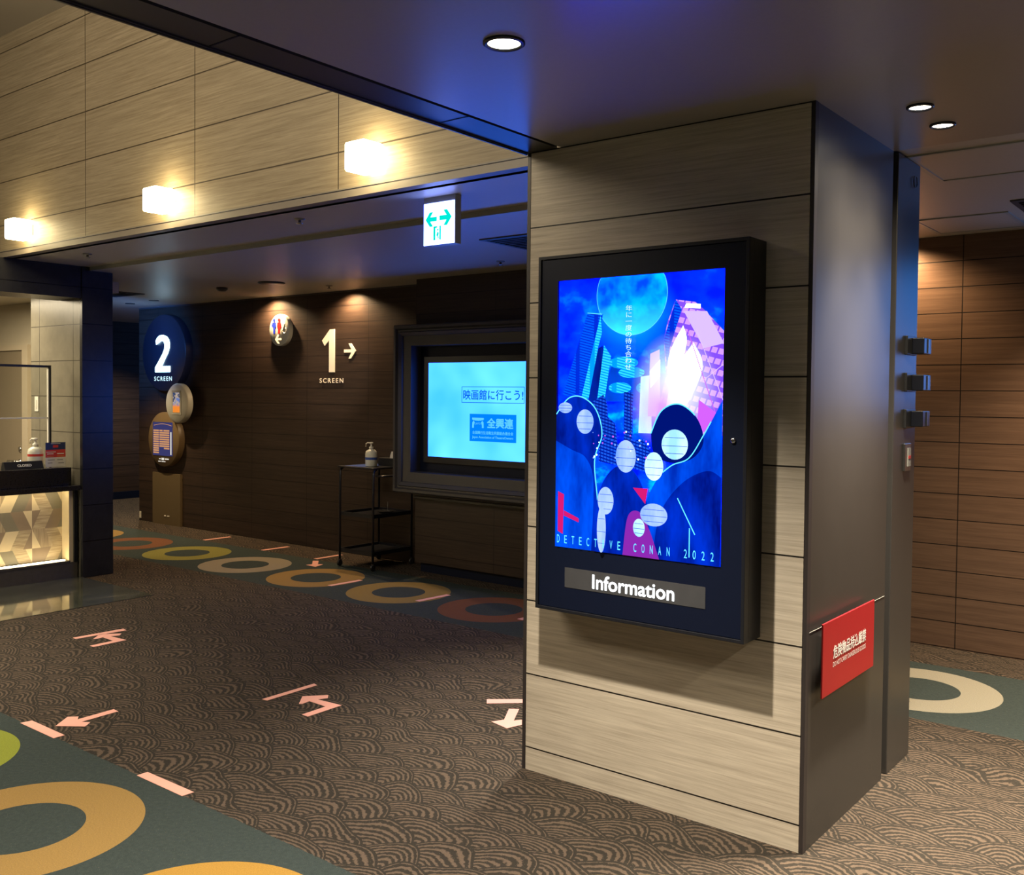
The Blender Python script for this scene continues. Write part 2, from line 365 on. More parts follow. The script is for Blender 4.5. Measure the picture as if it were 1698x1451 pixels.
def text(name, string, mat, parent, rect, depth, face='-y', extrude=0.002, bold=0.0, spacing=1.0, vertical=False, line=1.05):
    """lettering fitted into rect = (a0, a1, z0, z1); face '-y' lies at y = depth, face '+x' at x = depth"""
    cu = bpy.data.curves.new(name, 'FONT'); cu.size = 1.0; cu.extrude = 0.0; cu.offset = 0.0; cu.space_character = spacing
    cu.resolution_u = 4
    if vertical: cu.body = '\n'.join(string); cu.align_x = 'CENTER'; cu.space_line = line
    else: cu.body = string
    tmp = bpy.data.objects.new('tmp', cu); COL.objects.link(tmp)
    dg = bpy.context.evaluated_depsgraph_get(); me = bpy.data.meshes.new_from_object(tmp.evaluated_get(dg))
    bpy.data.objects.remove(tmp)
    vs = [v.co.copy() for v in me.vertices]
    if not vs: return None
    x0, x1 = min(v.x for v in vs), max(v.x for v in vs); y0, y1 = min(v.y for v in vs), max(v.y for v in vs)
    a0, a1, z0, z1 = rect; off = absloc(parent) if parent is not None else Vector()
    bm = bmesh.new(); bm.from_mesh(me)
    if bold:
        layer = 1
        for dx, dy in ((bold, 0), (-bold, 0), (0, bold), (0, -bold), (bold*0.7, bold*0.7), (-bold*0.7, bold*0.7), (bold*0.7, -bold*0.7), (-bold*0.7, -bold*0.7)):
            k = len(bm.verts); bm.from_mesh(me); bm.verts.ensure_lookup_table()
            for v in bm.verts[k:]: v.co.x += dx; v.co.y += dy; v.co.z -= 0.00008*layer
            layer += 1
        x0 -= bold; x1 += bold; y0 -= bold; y1 += bold
    for v in bm.verts:
        a = a0+(v.co.x-x0)/(x1-x0)*(a1-a0); q = z0+(v.co.y-y0)/(y1-y0)*(z1-z0)
        v.co = (Vector((a, depth-v.co.z-0.0008*bool(bold), q)) if face == '-y' else Vector((depth+v.co.z+0.0008*bool(bold), a, q))) - off
    if extrude:
        g = bmesh.ops.extrude_face_region(bm, geom=list(bm.faces))
        dv = Vector((0, -extrude, 0)) if face == '-y' else Vector((extrude, 0, 0))
        for e in g['geom']:
            if isinstance(e, bmesh.types.BMVert): e.co += dv
        bmesh.ops.recalc_face_normals(bm, faces=bm.faces)
    bm.to_mesh(me); bm.free(); me.materials.clear(); me.materials.append(MATS[mat])
    o = bpy.data.objects.new(name, me); COL.objects.link(o)
    if parent is not None: o.parent = parent
    return o
def ellipse(cx, cz, rx, rz, n=40, a0=0.0): return [(cx+rx*math.cos(a0+2*math.pi*i/n), cz+rz*math.sin(a0+2*math.pi*i/n)) for i in range(n)]
def rrect(x0, x1, z0, z1, r, n=5):
    o = []
    for cx, cz, a in ((x1-r, z1-r, 0), (x0+r, z1-r, 90), (x0+r, z0+r, 180), (x1-r, z0+r, 270)):
        for i in range(n+1): b = R_(a+90*i/n); o.append((cx+r*math.cos(b), cz+r*math.sin(b)))
    return o

# ------------------------------------------------------------------ setting
YP, YB, YW = 3.27, 6.588, 3.575
PX0, PX1 = -2.51, -1.268
sbox('floor', 'carpet', -14.2, 3.6, -3.6, 9.2, -0.1, 0.0, label='patterned carpet floor with teal borders and coloured rings')
sbox('floor_stone', 'marble_floor', -8.06, -6.90, 0.6, 4.22, 0.0, 0.004, label='polished dark stone strip in front of the ticket counter', cat='floor')
sbox('ceiling', 'ceiling_paint', -2.34, 3.6, -3.6, 4.13, 2.62, 2.80, label='dark low ceiling over the poster pillar')
o = MB().box(-2.36, -2.34, -3.6, YP+0.6, 2.64, 2.80).box(-2.512, -2.505, -3.6, YP, 2.616, 2.80, 1).box(-2.52, -2.512, -3.6, YP, 2.612, 4.4, 1).box(-2.502, -2.36, -3.6, YP, 2.62, 2.80, 1).build('ceiling_edge', ['black_blue_glare', 'bronze_panel'])
struct(o); o['label'] = 'dark edge band of the low ceiling with a shadow gap'; o['category'] = 'ceiling'
sbox('ceiling_rear', 'soffit_paint', -2.35, 3.6, 4.15, 9.2, 2.640, 2.80, label='grey ceiling over the passage beside the pillar', cat='ceiling')
sbox('ceiling_corridor', 'soffit_paint', -14.2, -2.35, 4.30, 9.2, 2.626, 2.80, label='grey ceiling along the wall with the screen signs', cat='ceiling')
sbox('ceiling_soffit', 'soffit_paint', -8.5, -2.40, YW+0.06, 4.30, 2.656, 2.80, label='soffit strip under the wooden bulkhead', cat='ceiling')
sbox('ceiling_void', 'ceiling_paint', -8.6, -2.5, -3.6, YW, 4.40, 4.50, label='high ceiling over the middle of the lobby', cat='ceiling')
sbox('wall_bulkhead', 'bulkhead_wood', -8.5, -2.40, YW, YW+0.12, 2.708, 4.45, label='wood panelled bulkhead with cube lamps', cat='wall')
sbox('trim_1', 'fascia_paint', -8.5, PX0, YW-0.004, YW+0.1, 2.656, 2.708, label='dark fascia along the bottom of the wooden bulkhead', cat='trim')
sbox('trim_2', 'black_blue_glare', -8.5, PX0, YW-0.006, YW-0.003, 2.696, 2.700, label='shadow line in the fascia under the bulkhead', cat='trim')
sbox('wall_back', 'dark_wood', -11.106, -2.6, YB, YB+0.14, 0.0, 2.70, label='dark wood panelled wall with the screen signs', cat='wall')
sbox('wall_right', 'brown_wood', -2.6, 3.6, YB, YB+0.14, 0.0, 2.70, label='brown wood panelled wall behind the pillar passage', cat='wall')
sbox('trim_3', 'molding', -11.1, -2.6, YB-0.006, YB, 2.612, 2.626, label='thin light bead along the top of the dark wall', cat='trim')
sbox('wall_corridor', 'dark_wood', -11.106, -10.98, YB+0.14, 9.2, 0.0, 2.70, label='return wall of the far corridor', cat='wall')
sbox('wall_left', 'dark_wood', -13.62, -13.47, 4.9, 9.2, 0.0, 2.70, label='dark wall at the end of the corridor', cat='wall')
sbox('baseboard_left', 'black_blue_glare', -13.47, -13.45, 4.9, 9.2, 0.0, 0.11, label='black skirting of the corridor wall', cat='baseboard')
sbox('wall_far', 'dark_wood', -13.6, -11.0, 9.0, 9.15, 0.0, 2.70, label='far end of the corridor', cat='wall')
sbox('wall_front', 'bulkhead_wood', -14.2, 3.6, -3.7, -3.6, 0.0, 4.5, label='lobby wall behind the viewer', cat='wall')
sbox('wall_side', 'brown_wood', 3.6, 3.7, -3.6, 9.2, 0.0, 2.9, label='lobby wall to the right of the view', cat='wall')
sbox('wall_void', 'bulkhead_wood', -8.6, -8.5, -3.6, YW, 2.656, 4.45, label='upper wall above the ticket booth', cat='wall')
# display wall bulging out of the back wall
sbox('wall_display', 'dark_wood', -6.08, -3.2, 6.30, YB, 0.09, 2.626, label='panelled projection of the back wall carrying the framed screen', cat='wall')
sbox('baseboard_display', 'black_blue_glare', -6.04, -3.2, 6.34, YB, 0.0, 0.09, label='recessed black plinth under the framed screen', cat='baseboard')
sbox('trim_4', 'molding', -6.08, -3.2, 6.27, 6.30, 0.665, 0.685, label='thin ledge under the framed screen', cat='trim')

for k, yy in enumerate((1.71, 2.71)):
    sbox('trim_%d' % (9+k), 'black_blue_glare', -2.502, -2.36, yy-0.003, yy+0.003, 2.6185, 2.6202, label='joint across the dark ceiling edge band', cat='trim')
# pillar
pil = thing('pillar', ((PX0+PX1)/2, 3.7, 0), 'wood fronted pillar carrying the lit poster case', 'pillar'); struct(pil)
box('core', 'bronze_panel', PX0+0.002, PX1, YP+0.012, 4.128, 0.0, 2.62, pil)
box('wood_front', 'pale_wood', -2.492, -1.283, YP, YP+0.012, 0.0, 2.62, pil)
box('corner_trim', 'dark_trim', PX0, -2.494, YP-0.001, YP+0.03, 0.0, 2.62, pil)
box('corner_trim', 'dark_trim', -1.281, PX1+0.001, YP-0.001, YP+0.028, 0.0, 2.62, pil)
box('panel_joint', 'black_blue_glare', PX1, PX1+0.0008, 3.294, 3.297, 0.0, 2.62, pil)
box('recess', 'black_blue_glare', -2.2, -1.30, 4.128, 4.20, 0.0, 2.62, pil)
# scuffs near the floor on the dark side
mb = MB()
for i in range(26):
    yy = random.uniform(3.34, 4.08); zz = abs(random.gauss(0, 0.11))+0.02; l = random.uniform(0.006, 0.03); a = random.uniform(0.6, 2.4); wd = random.uniform(0.001, 0.004)
    dy, dz = math.cos(a)*l, math.sin(a)*l
    mb.flat([(yy, zz), (yy+wd, zz), (yy+dy+wd, zz+dz), (yy+dy, zz+dz)], PX1+0.0012, 'x')
mb.build('scuff_marks', 'plinth_stone', pil)
col2 = thing('column', (-1.8, 4.35, 0), 'dark second column behind the wood fronted pillar', 'column'); struct(col2)
box('shaft', 'bronze_panel', -2.3, PX1, 4.20, 4.512, 0.0, 2.63, col2, 0.003)
# thin bright line across the pillar side above the red sign
sbox('trim_5', 'grey_plastic', PX1, PX1+0.0015, 3.292, 4.122, 0.7755, 0.7765, label='thin white line across the dark side of the pillar', cat='trim')

# ------------------------------------------------------------------ lit poster case
F = 3.13; K = F/3.1
kx = lambda v: v*K
kz = lambda v: 1.6+(v-1.6)*K
cx0, cx1, cz0, cz1 = -2.344, -1.437, 0.739, 2.153
dsp = thing('information_display', (-1.89, YP, cz0), 'black wall case with a lit blue city poster, the word Information below', 'poster display')
px0, px1, pz0, pz1 = kx(-2.2295), kx(-1.5175), kz(1.004), kz(2.048)
mb = MB()   # case body with an opening for the picture
mb.box(cx0, cx1, F+0.035, YP-0.002, cz0, cz1)
mb.sweep_rect(cx0, cx1, cz0, cz1, [(0, F+0.035), (0, F), (0.013, F), (0.013, F+0.006)])
mb.build('case', 'black_frame', dsp, 0.0015)
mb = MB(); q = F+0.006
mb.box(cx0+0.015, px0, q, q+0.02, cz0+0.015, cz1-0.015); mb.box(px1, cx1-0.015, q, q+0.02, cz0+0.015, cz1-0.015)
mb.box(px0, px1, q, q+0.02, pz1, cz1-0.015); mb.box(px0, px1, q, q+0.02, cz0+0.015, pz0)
dr = mb.build('door', 'black_blue_glare', dsp)
MB().lathe((-1.475*K, q, kz(1.449)), [(0.0095, 0.0), (0.0095, -0.006), (0.006, -0.008), (0.0, -0.008)], 20, 'y').build('lock', 'chrome', dr)
box('front_glass', 'display_glass', px0-0.01, px1+0.01, q+0.0015, q+0.003, pz0-0.01, pz1+0.01, dr)
sx0, sx1, sz0, sz1 = kx(-2.181), kx(-1.573), kz(0.848), kz(0.926)
st = box('caption_strip', 'caption_grey', sx0, sx1, q-0.0015, q+0.001, sz0, sz1, dsp)
text('lettering', 'Information', 'letter_glow', st, (kx(-2.051), kx(-1.696), kz(0.858), kz(0.914)), q-0.0022, '-y', 0.0, bold=0.016)
# the picture: a generic night city under a big moon
W, H = px1-px0, pz1-pz0
def em(name, c, s): return emit(name, c, s) and name
t = NT('poster_sky'); p, x, y, z = t.pos()
n = t.noise(t.vmul(p, (6, 1, 9)), 1.0, 5, 0.6); v = t.m_('DIVIDE', t.m_('SUBTRACT', z, pz0), H)
cl = t.ramp(n.outputs[0], [(0.42, (0.0, 0.0008, 0.55)), (0.58, (0.0, 0.008, 0.9)), (0.72, (0.0, 0.062, 1.0))])
dk = t.mix(t.m_('MULTIPLY', t.m_('GREATER_THAN', v, -1.0), t.ramp(v, [(0.55, (0, 0, 0)), (1.0, (0.75, 0.75, 0.75))])), cl, (0.0, 0.0008, 0.55))
e = t.n('ShaderNodeEmission'); t.put(e.inputs[0], dk); e.inputs[1].default_value = 12.0
t.t.links.new(e.outputs[0], t.out.inputs[0]); MATS['poster_sky'] = t.m
t = NT('poster_moon'); p, x, y, z = t.pos(); n = t.noise(p, 11, 4); v = t.m_('DIVIDE', t.m_('SUBTRACT', z, pz0), H)
c1 = t.ramp(n.outputs[0], [(0.36, (0.0, 0.008, 0.9)), (0.5, (0.0, 0.035, 1.0)), (0.66, (0.0, 0.085, 1.0))])
c2 = t.mix(t.ramp(v, [(0.79, (0.8, 0.8, 0.8)), (0.90, (0.0, 0.0, 0.0))]), c1, (0.008, 0.14, 1.0))
e = t.n('ShaderNodeEmission'); t.put(e.inputs[0], c2); e.inputs[1].default_value = 8.0
t.t.links.new(e.outputs[0], t.out.inputs[0]); MATS['poster_moon'] = t.m
def facade(name, a, b, fx, fz, s, skew=0.0):
    t = NT(name); p, x, y, z = t.pos()
    q1 = t.m_('FRACT', t.m_('MULTIPLY', t.m_('ADD', x, t.m_('MULTIPLY', z, skew)), fx)); q2 = t.m_('FRACT', t.m_('MULTIPLY', t.m_('ADD', z, t.m_('MULTIPLY', x, 0.25)), fz))
    mk = t.m_('MULTIPLY', t.m_('GREATER_THAN', q1, 0.22), t.m_('GREATER_THAN', q2, 0.45))
    e = t.n('ShaderNodeEmission'); t.put(e.inputs[0], t.mix(mk, a, b)); e.inputs[1].default_value = s
    t.t.links.new(e.outputs[0], t.out.inputs[0]); MATS[name] = t.m
facade('tower_blue', (0.0, 0.02, 0.62), (0.0, 0.10, 1.0), 12, 95, 1.2)
facade('tower_cyan', (0.0, 0.30, 1.0), (0.03, 0.62, 1.0), 10, 95, 1.2)
facade('tower_dark', (0.0, 0.01, 0.32), (0.01, 0.10, 0.8), 70, 80, 1.0)
facade('tower_violet', (0.16, 0.05, 1.0), (0.45, 0.22, 1.0), 34, 26, 1.6, -0.4)
em('glow_white', (0.75, 0.95, 1.0), 2.2); em('glow_lilac', (0.42, 0.30, 1.0), 1.7); em('glow_pink', (0.55, 0.10, 0.85), 1.1)

def cloth(name, a, b, s_):
    t = NT(name); p, x, y, z = t.pos(); n = t.noise(t.vmul(p, (9, 1, 3)), 1.0, 4, 0.6)
    e = t.n('ShaderNodeEmission'); t.put(e.inputs[0], t.ramp(n.outputs[0], [(0.35, a), (0.65, b)])); e.inputs[1].default_value = s_
    t.t.links.new(e.outputs[0], t.out.inputs[0]); MATS[name] = t.m
def soft(name, c, st, u, v, ru, rv):
    t = NT(name); p, x, y, z = t.pos()
    a = t.m_('DIVIDE', t.m_('SUBTRACT', x, px0+u*W), ru*W); b = t.m_('DIVIDE', t.m_('SUBTRACT', z, pz0+v*H), rv*H)
    d = t.m_('SQRT', t.m_('ADD', t.m_('MULTIPLY', a, a), t.m_('MULTIPLY', b, b)))
    f = t.m_('MULTIPLY', t.m_('POWER', t.m_('SUBTRACT', 1.0, t.m_('MINIMUM', d, 1.0)), 1.4), 1.0)
    e = t.n('ShaderNodeEmission'); e.inputs[0].default_value = (*c, 1); e.inputs[1].default_value = st
    tr = t.n('ShaderNodeBsdfTransparent'); mx = t.n('ShaderNodeMixShader'); t.put(mx.inputs[0], f)
    t.t.links.new(tr.outputs[0], mx.inputs[1]); t.t.links.new(e.outputs[0], mx.inputs[2]); t.t.links.new(mx.outputs[0], t.out.inputs[0]); MATS[name] = t.m
soft('soft_white', (0.8, 0.92, 1.0), 1.5, 0.735, 0.60, 0.26, 0.20); soft('soft_violet', (0.55, 0.25, 1.0), 1.3, 0.66, 0.53, 0.20, 0.14)
soft('soft_moon', (0.0, 0.45, 1.0), 1.3, 0.462, 0.86, 0.30, 0.17)
cloth('mass_navy', (0.0, 0.004, 0.16), (0.0, 0.030, 0.62), 1.0); cloth('mass_blue', (0.0, 0.020, 0.40), (0.0, 0.095, 1.0), 1.0)
cloth('lantern_pale', (0.10, 0.26, 1.0), (0.40, 0.55, 1.0), 1.2); cloth('lantern_white', (0.30, 0.65, 1.0), (0.70, 0.92, 1.0), 1.2); em('edge_cyan', (0.10, 0.62, 1.0), 1.5)
em('accent_red', (0.62, 0.01, 0.16), 1.0); em('mass_deep', (0.0, 0.006, 0.16), 1.0)
em('accent_plum', (0.24, 0.02, 0.40), 1.0)
names = ['poster_sky', 'poster_moon', 'tower_blue', 'tower_cyan', 'tower_dark', 'tower_violet', 'glow_white', 'glow_lilac', 'glow_pink', 'mass_navy', 'mass_blue', 'edge_cyan', 'lantern_pale', 'lantern_white', 'accent_red', 'mass_deep', 'accent_plum', 'soft_white', 'soft_violet', 'soft_moon']
ix = {n_: i for i, n_ in enumerate(names)}
mb = MB(); lay = [q+0.012]
def uv(u, v): return (px0+u*W, pz0+v*H)
def poly(pts, m, step=0.0004):
    lay[0] -= step
    mb.flat([uv(min(1, max(0, a)), min(1, max(0, b))) for a, b in pts], lay[0], 'y', ix[m])
def stroke(pts, wd, m):
    lay[0] -= 0.0002
    for (a, b), (c, d) in zip(pts, pts[1:]):
        l = math.hypot((c-a)*W, (d-b)*H) or 1; nx, nz = -(d-b)*H/l*wd/W, (c-a)*W/l*wd/H
        mb.flat([uv(a+nx, b+nz), uv(c+nx, d+nz), uv(c-nx, d-nz), uv(a-nx, b-nz)], lay[0], 'y', ix[m])
def bez(pts, n=8):
    out = []
    for i in range(len(pts)-1):
        p0 = pts[max(0, i-1)]; p1 = pts[i]; p2 = pts[i+1]; p3 = pts[min(len(pts)-1, i+2)]
        for k in range(n):
            s = k/n; out.append(tuple(0.5*((2*p1[j])+(-p0[j]+p2[j])*s+(2*p0[j]-5*p1[j]+4*p2[j]-p3[j])*s*s+(-p0[j]+3*p1[j]-3*p2[j]+p3[j])*s**3) for j in (0, 1)))
    return out+[pts[-1]]
poly([(0, 0), (1, 0), (1, 1), (0, 1)], 'poster_sky')
rx, rz = 0.213, 0.213*W/H
def moon(s): return [(a, b) for a, b in ellipse(0.462, 0.935, rx*s, rz*s, 64)]
poly(ellipse(0.462, 0.86, 0.30, 0.17, 40), 'soft_moon'); poly(moon(1.012), 'edge_cyan'); poly(moon(1.0), 'poster_moon')
poly([(0.29, 0.60), (0.36, 0.70), (0.47, 0.715), (0.50, 0.675), (0.60, 0.64), (0.60, 0.55), (0.30, 0.55)][::-1], 'mass_blue')
for (a, b, c, d) in ((0.42, 0.69, 0.09, 0.022), (0.47, 0.655, 0.08, 0.02), (0.40, 0.60, 0.07, 0.02), (0.55, 0.60, 0.05, 0.02)): poly(ellipse(a, b, c, d, 20), 'tower_cyan')
# towers on the left
poly([(0.03, 0.57), (0.19, 0.875), (0.29, 0.868), (0.20, 0.575)], 'tower_blue')
poly([(0.155, 0.56), (0.275, 0.865), (0.285, 0.80), (0.26, 0.745), (0.22, 0.56)], 'tower_cyan')
stroke([(0.19, 0.875), (0.285, 0.868)], 0.0015, 'edge_cyan')
poly([(0.20, 0.545), (0.262, 0.745), (0.292, 0.755), (0.30, 0.735), (0.255, 0.53)], 'mass_navy')
poly([(0.255, 0.53), (0.30, 0.755), (0.345, 0.715), (0.305, 0.545)], 'tower_cyan')
poly([(0.22, 0.40), (0.22, 0.545), (0.30, 0.575), (0.33, 0.535), (0.33, 0.40)], 'tower_dark')
poly([(0.32, 0.36), (0.32, 0.50), (0.38, 0.47), (0.40, 0.36)], 'tower_dark')
# centre
poly([(0.43, 0.36), (0.43, 0.585), (0.485, 0.585), (0.485, 0.36)], 'tower_dark')
poly([(0.52, 0.44), (0.53, 0.64), (0.59, 0.645), (0.60, 0.44)], 'lantern_white')
poly([(0.575, 0.50), (0.585, 0.72), (0.64, 0.735), (0.65, 0.50)], 'glow_lilac')
poly([(0.59, 0.60), (0.585, 0.66), (0.645, 0.70), (0.645, 0.64)], 'glow_white')
# the big lit block on the right
poly([(0.665, 0.77), (0.685, 0.83), (0.73, 0.905), (0.84, 0.893), (0.89, 0.865), (1.0, 0.79), (1.0, 0.44), (0.60, 0.44), (0.68, 0.64)], 'tower_violet')
poly([(0.665, 0.77), (0.73, 0.905), (0.765, 0.87), (0.70, 0.74), (0.685, 0.67)], 'tower_blue')
poly([(0.775, 0.865), (0.905, 0.86), (1.0, 0.75), (0.89, 0.735)], 'glow_lilac')
poly([(0.78, 0.875), (0.79, 0.89), (0.87, 0.885), (0.87, 0.87)], 'glow_white')
poly(bez([(0.775, 0.815), (0.705, 0.73), (0.69, 0.65), (0.745, 0.65), (0.795, 0.755), (0.775, 0.815)])[:-1], 'glow_white')
poly(bez([(0.835, 0.755), (0.735, 0.66), (0.685, 0.52), (0.775, 0.52), (0.885, 0.665), (0.835, 0.755)])[:-1], 'glow_white')
poly(ellipse(0.735, 0.60, 0.26, 0.20, 48), 'soft_white'); poly(ellipse(0.66, 0.53, 0.20, 0.14, 40), 'soft_violet')
stroke([(0.80, 0.80), (0.97, 0.50)], 0.0014, 'glow_pink'); stroke([(0.85, 0.80), (1.0, 0.56)], 0.0014, 'glow_lilac'); stroke([(0.88, 0.62), (1.0, 0.68)], 0.0012, 'glow_lilac')
poly([(0.86, 0.46), (0.87, 0.56), (0.96, 0.52), (0.96, 0.44)], 'glow_pink')
# street level glow and dark rolling foreground hills
poly([(0.28, 0.33), (0.28, 0.44), (0.40, 0.40), (0.55, 0.42), (0.62, 0.36), (0.62, 0.30)], 'tower_dark')
def hill(pts, m): poly(pts, m)
L1 = bez([(0.0, 0.50), (0.08, 0.56), (0.17, 0.565), (0.26, 0.52), (0.30, 0.43), (0.255, 0.33), (0.28, 0.16), (0.27, 0.0)])
poly([(0, 0)]+L1, 'mass_navy'); stroke(L1, 0.0022, 'edge_cyan')
L1b = bez([(0.0, 0.40), (0.10, 0.37), (0.20, 0.34), (0.25, 0.25), (0.24, 0.0)])
poly([(0, 0)]+L1b, 'mass_blue')
Rr = bez([(0.48, 0.0), (0.54, 0.14), (0.63, 0.27), (0.72, 0.33), (0.82, 0.36), (0.90, 0.44), (1.0, 0.56)])
poly(Rr+[(1, 0)], 'mass_blue')
R2 = bez([(0.60, 0.44), (0.66, 0.52), (0.76, 0.545), (0.86, 0.50), (0.90, 0.42), (0.84, 0.36), (0.72, 0.34), (0.62, 0.37), (0.60, 0.44)])
poly(R2[:-1], 'mass_deep'); stroke(R2[:24], 0.0022, 'edge_cyan')
R3 = bez([(0.62, 0.0), (0.66, 0.16), (0.78, 0.27), (0.92, 0.32), (1.0, 0.30)])
poly(R3+[(1, 0)], 'mass_navy'); stroke([(0.76, 0.22), (0.86, 0.10)], 0.002, 'edge_cyan'); stroke([(0.83, 0.12), (0.83, 0.02)], 0.002, 'edge_cyan'); stroke(Rr[20:44], 0.002, 'edge_cyan')
C1 = bez([(0.26, 0.0), (0.28, 0.20), (0.36, 0.30), (0.46, 0.32), (0.55, 0.26), (0.60, 0.12), (0.58, 0.0)])
poly(C1, 'mass_navy')
poly(bez([(0.44, 0.0), (0.47, 0.14), (0.54, 0.16), (0.60, 0.10), (0.66, 0.0)]), 'accent_plum')
poly([(0.02, 0.06), (0.02, 0.21), (0.06, 0.20), (0.055, 0.05)], 'accent_red')
poly([(0.06, 0.12), (0.16, 0.10), (0.16, 0.115), (0.06, 0.14)], 'accent_red')
poly([(0.50, 0.245), (0.59, 0.245), (0.575, 0.19)], 'accent_red')
# paper lanterns floating over the hills
for (a, b, c, d, m) in ((0.195, 0.475, 0.055, 0.045, 'lantern_pale'), (0.455, 0.355, 0.062, 0.058, 'lantern_pale'), (0.625, 0.325, 0.055, 0.05, 'lantern_white'), (0.335, 0.19, 0.050, 0.050, 'lantern_pale'),
                        (0.745, 0.405, 0.075, 0.052, 'lantern_white'), (0.63, 0.155, 0.080, 0.040, 'lantern_pale'), (0.07, 0.525, 0.045, 0.020, 'lantern_pale'), (0.545, 0.105, 0.035, 0.032, 'lantern_white'),
                        (0.315, 0.085, 0.028, 0.085, 'lantern_pale')):
    poly(ellipse(a, b, c, d*1.0, 28), m)
    stroke([(a-c*0.75, b+d*0.45), (a+c*0.75, b+d*0.45)], 0.0009, 'mass_blue'); stroke([(a-c*0.95, b-d*0.1), (a+c*0.95, b-d*0.1)], 0.0009, 'mass_blue'); stroke([(a-c*0.7, b-d*0.6), (a+c*0.7, b-d*0.6)], 0.0009, 'mass_blue')
for k in range(60):
    a, b = random.uniform(0.25, 0.62), random.uniform(0.34, 0.45); s = random.uniform(0.002, 0.006)
    if k % 2: poly(ellipse(a, b, s, s*W/H, 6), random.choice(['glow_white', 'lantern_pale', 'glow_pink']), 0.00001)
pp = mb.build('poster', names, dsp, recalc=False)
lay[0] -= 0.0003
for i, ch in enumerate('DETECTIVE CONAN 2022'):
    if ch == ' ': continue
    a = 0.035+0.93*i/19.0; wd = 0.006 if ch == 'I' else 0.017
    text('lettering', ch, 'edge_cyan', pp, (px0+(a-wd/2)*W, px0+(a+wd/2)*W, pz0+0.018*H, pz0+0.048*H), lay[0], '-y', 0)
text('lettering', '年に一度の待ち合わせ', 'lantern_white', pp, (px0+0.450*W, px0+0.490*W, pz0+0.665*H, pz0+0.893*H), lay[0], '-y', 0, vertical=True)

# ------------------------------------------------------------------ red danger sign on the dark pillar side
sg = thing('danger_sign', (PX1, 3.62, 0.52), 'red notice board low on the dark side of the pillar', 'sign')
X1 = -1.238
box('board', 'red_panel', X1-0.006, X1, 3.350, 3.904, 0.535, 0.800, sg, 0.001)
box('spacer', 'dark_trim', PX1, X1-0.006, 3.42, 3.84, 0.60, 0.74, sg)
text('lettering', '危険物品持込厳禁', 'white_letter', sg, (3.452, 3.805, 0.655, 0.705), X1+0.0006, '+x', 0, bold=0.02)
text('lettering', 'DO NOT CARRY DANGEROUS GOODS', 'white_letter', sg, (3.452, 3.805, 0.627, 0.645), X1+0.0006, '+x', 0)
# brackets and key switch on the second column
def bracket():
    b = thing('wall_bracket', (PX1, 4.43, 1.795), 'topmost of the three black box brackets on the second column', 'bracket', 'box brackets on the second column')
    box('base_plate', 'dark_plastic', PX1, PX1+0.012, 4.335, 4.475, 1.790, 1.872, b, 0.002)
    box('body', 'black_frame', PX1+0.012, PX1+0.062, 4.40, 4.505, 1.795, 1.865, b, 0.004)
    box('latch', 'steel', PX1+0.062, PX1+0.066, 4.455, 4.462, 1.800, 1.860, b)
    box('lip', 'steel', PX1+0.010, PX1+0.062, 4.506, 4.509, 1.797, 1.863, b)
    return b
b0 = bracket()
dup(b0, (PX1, 4.43, 1.795-0.160), 'middle one of the three black box brackets on the second column')
dup(b0, (PX1, 4.43, 1.795-0.318), 'lowest of the three black box brackets on the second column')
ks = thing('key_switch', (PX1, 4.38, 1.285), 'steel switch plate with a red mark under the box brackets', 'switch')
box('plate', 'steel', PX1, PX1+0.010, 4.337, 4.423, 1.285, 1.405, ks, 0.002)
box('insert', 'grey_plastic', PX1+0.010, PX1+0.013, 4.372, 4.412, 1.305, 1.385, ks)
box('indicator', 'label_red', PX1+0.013, PX1+0.0145, 4.376, 4.408, 1.338, 1.352, ks)
o = MB().tube([(PX1+0.006, 4.42+0.025*math.cos(2*math.pi*i/16), 2.545+0.025*math.sin(2*math.pi*i/16)) for i in range(17)], 0.002, 6).build('wire_loop', 'dark_plastic')
tag(o, 'small loop of thin wire near the top of the second column', 'wire')

# ------------------------------------------------------------------ cube lamps on the bulkhead
def cube(loc, label):
    l = thing('wall_lamp', loc, label, 'wall lamp', 'glowing cube lamps on the wooden bulkhead')
    x, y, z = loc
    box('mount', 'steel', x-0.04, x+0.04, y-0.02, y, z+0.04, z+0.12, l)
    box('lamp_shade', 'lamp_cube', x-0.072, x+0.072, y-0.165, y-0.018, z, z+0.150, l, 0.012)
    return l
c0 = cube((-3.742, YW, 2.745), 'glowing cube lamp on the wooden bulkhead, the one nearest the ceiling edge and the pillar')
dup(c0, (-5.64, YW, 2.745), 'glowing cube lamp in the middle of the wooden bulkhead')
dup(c0, (-7.545, YW, 2.745), 'glowing cube lamp farthest along the wooden bulkhead, above the ticket booth')
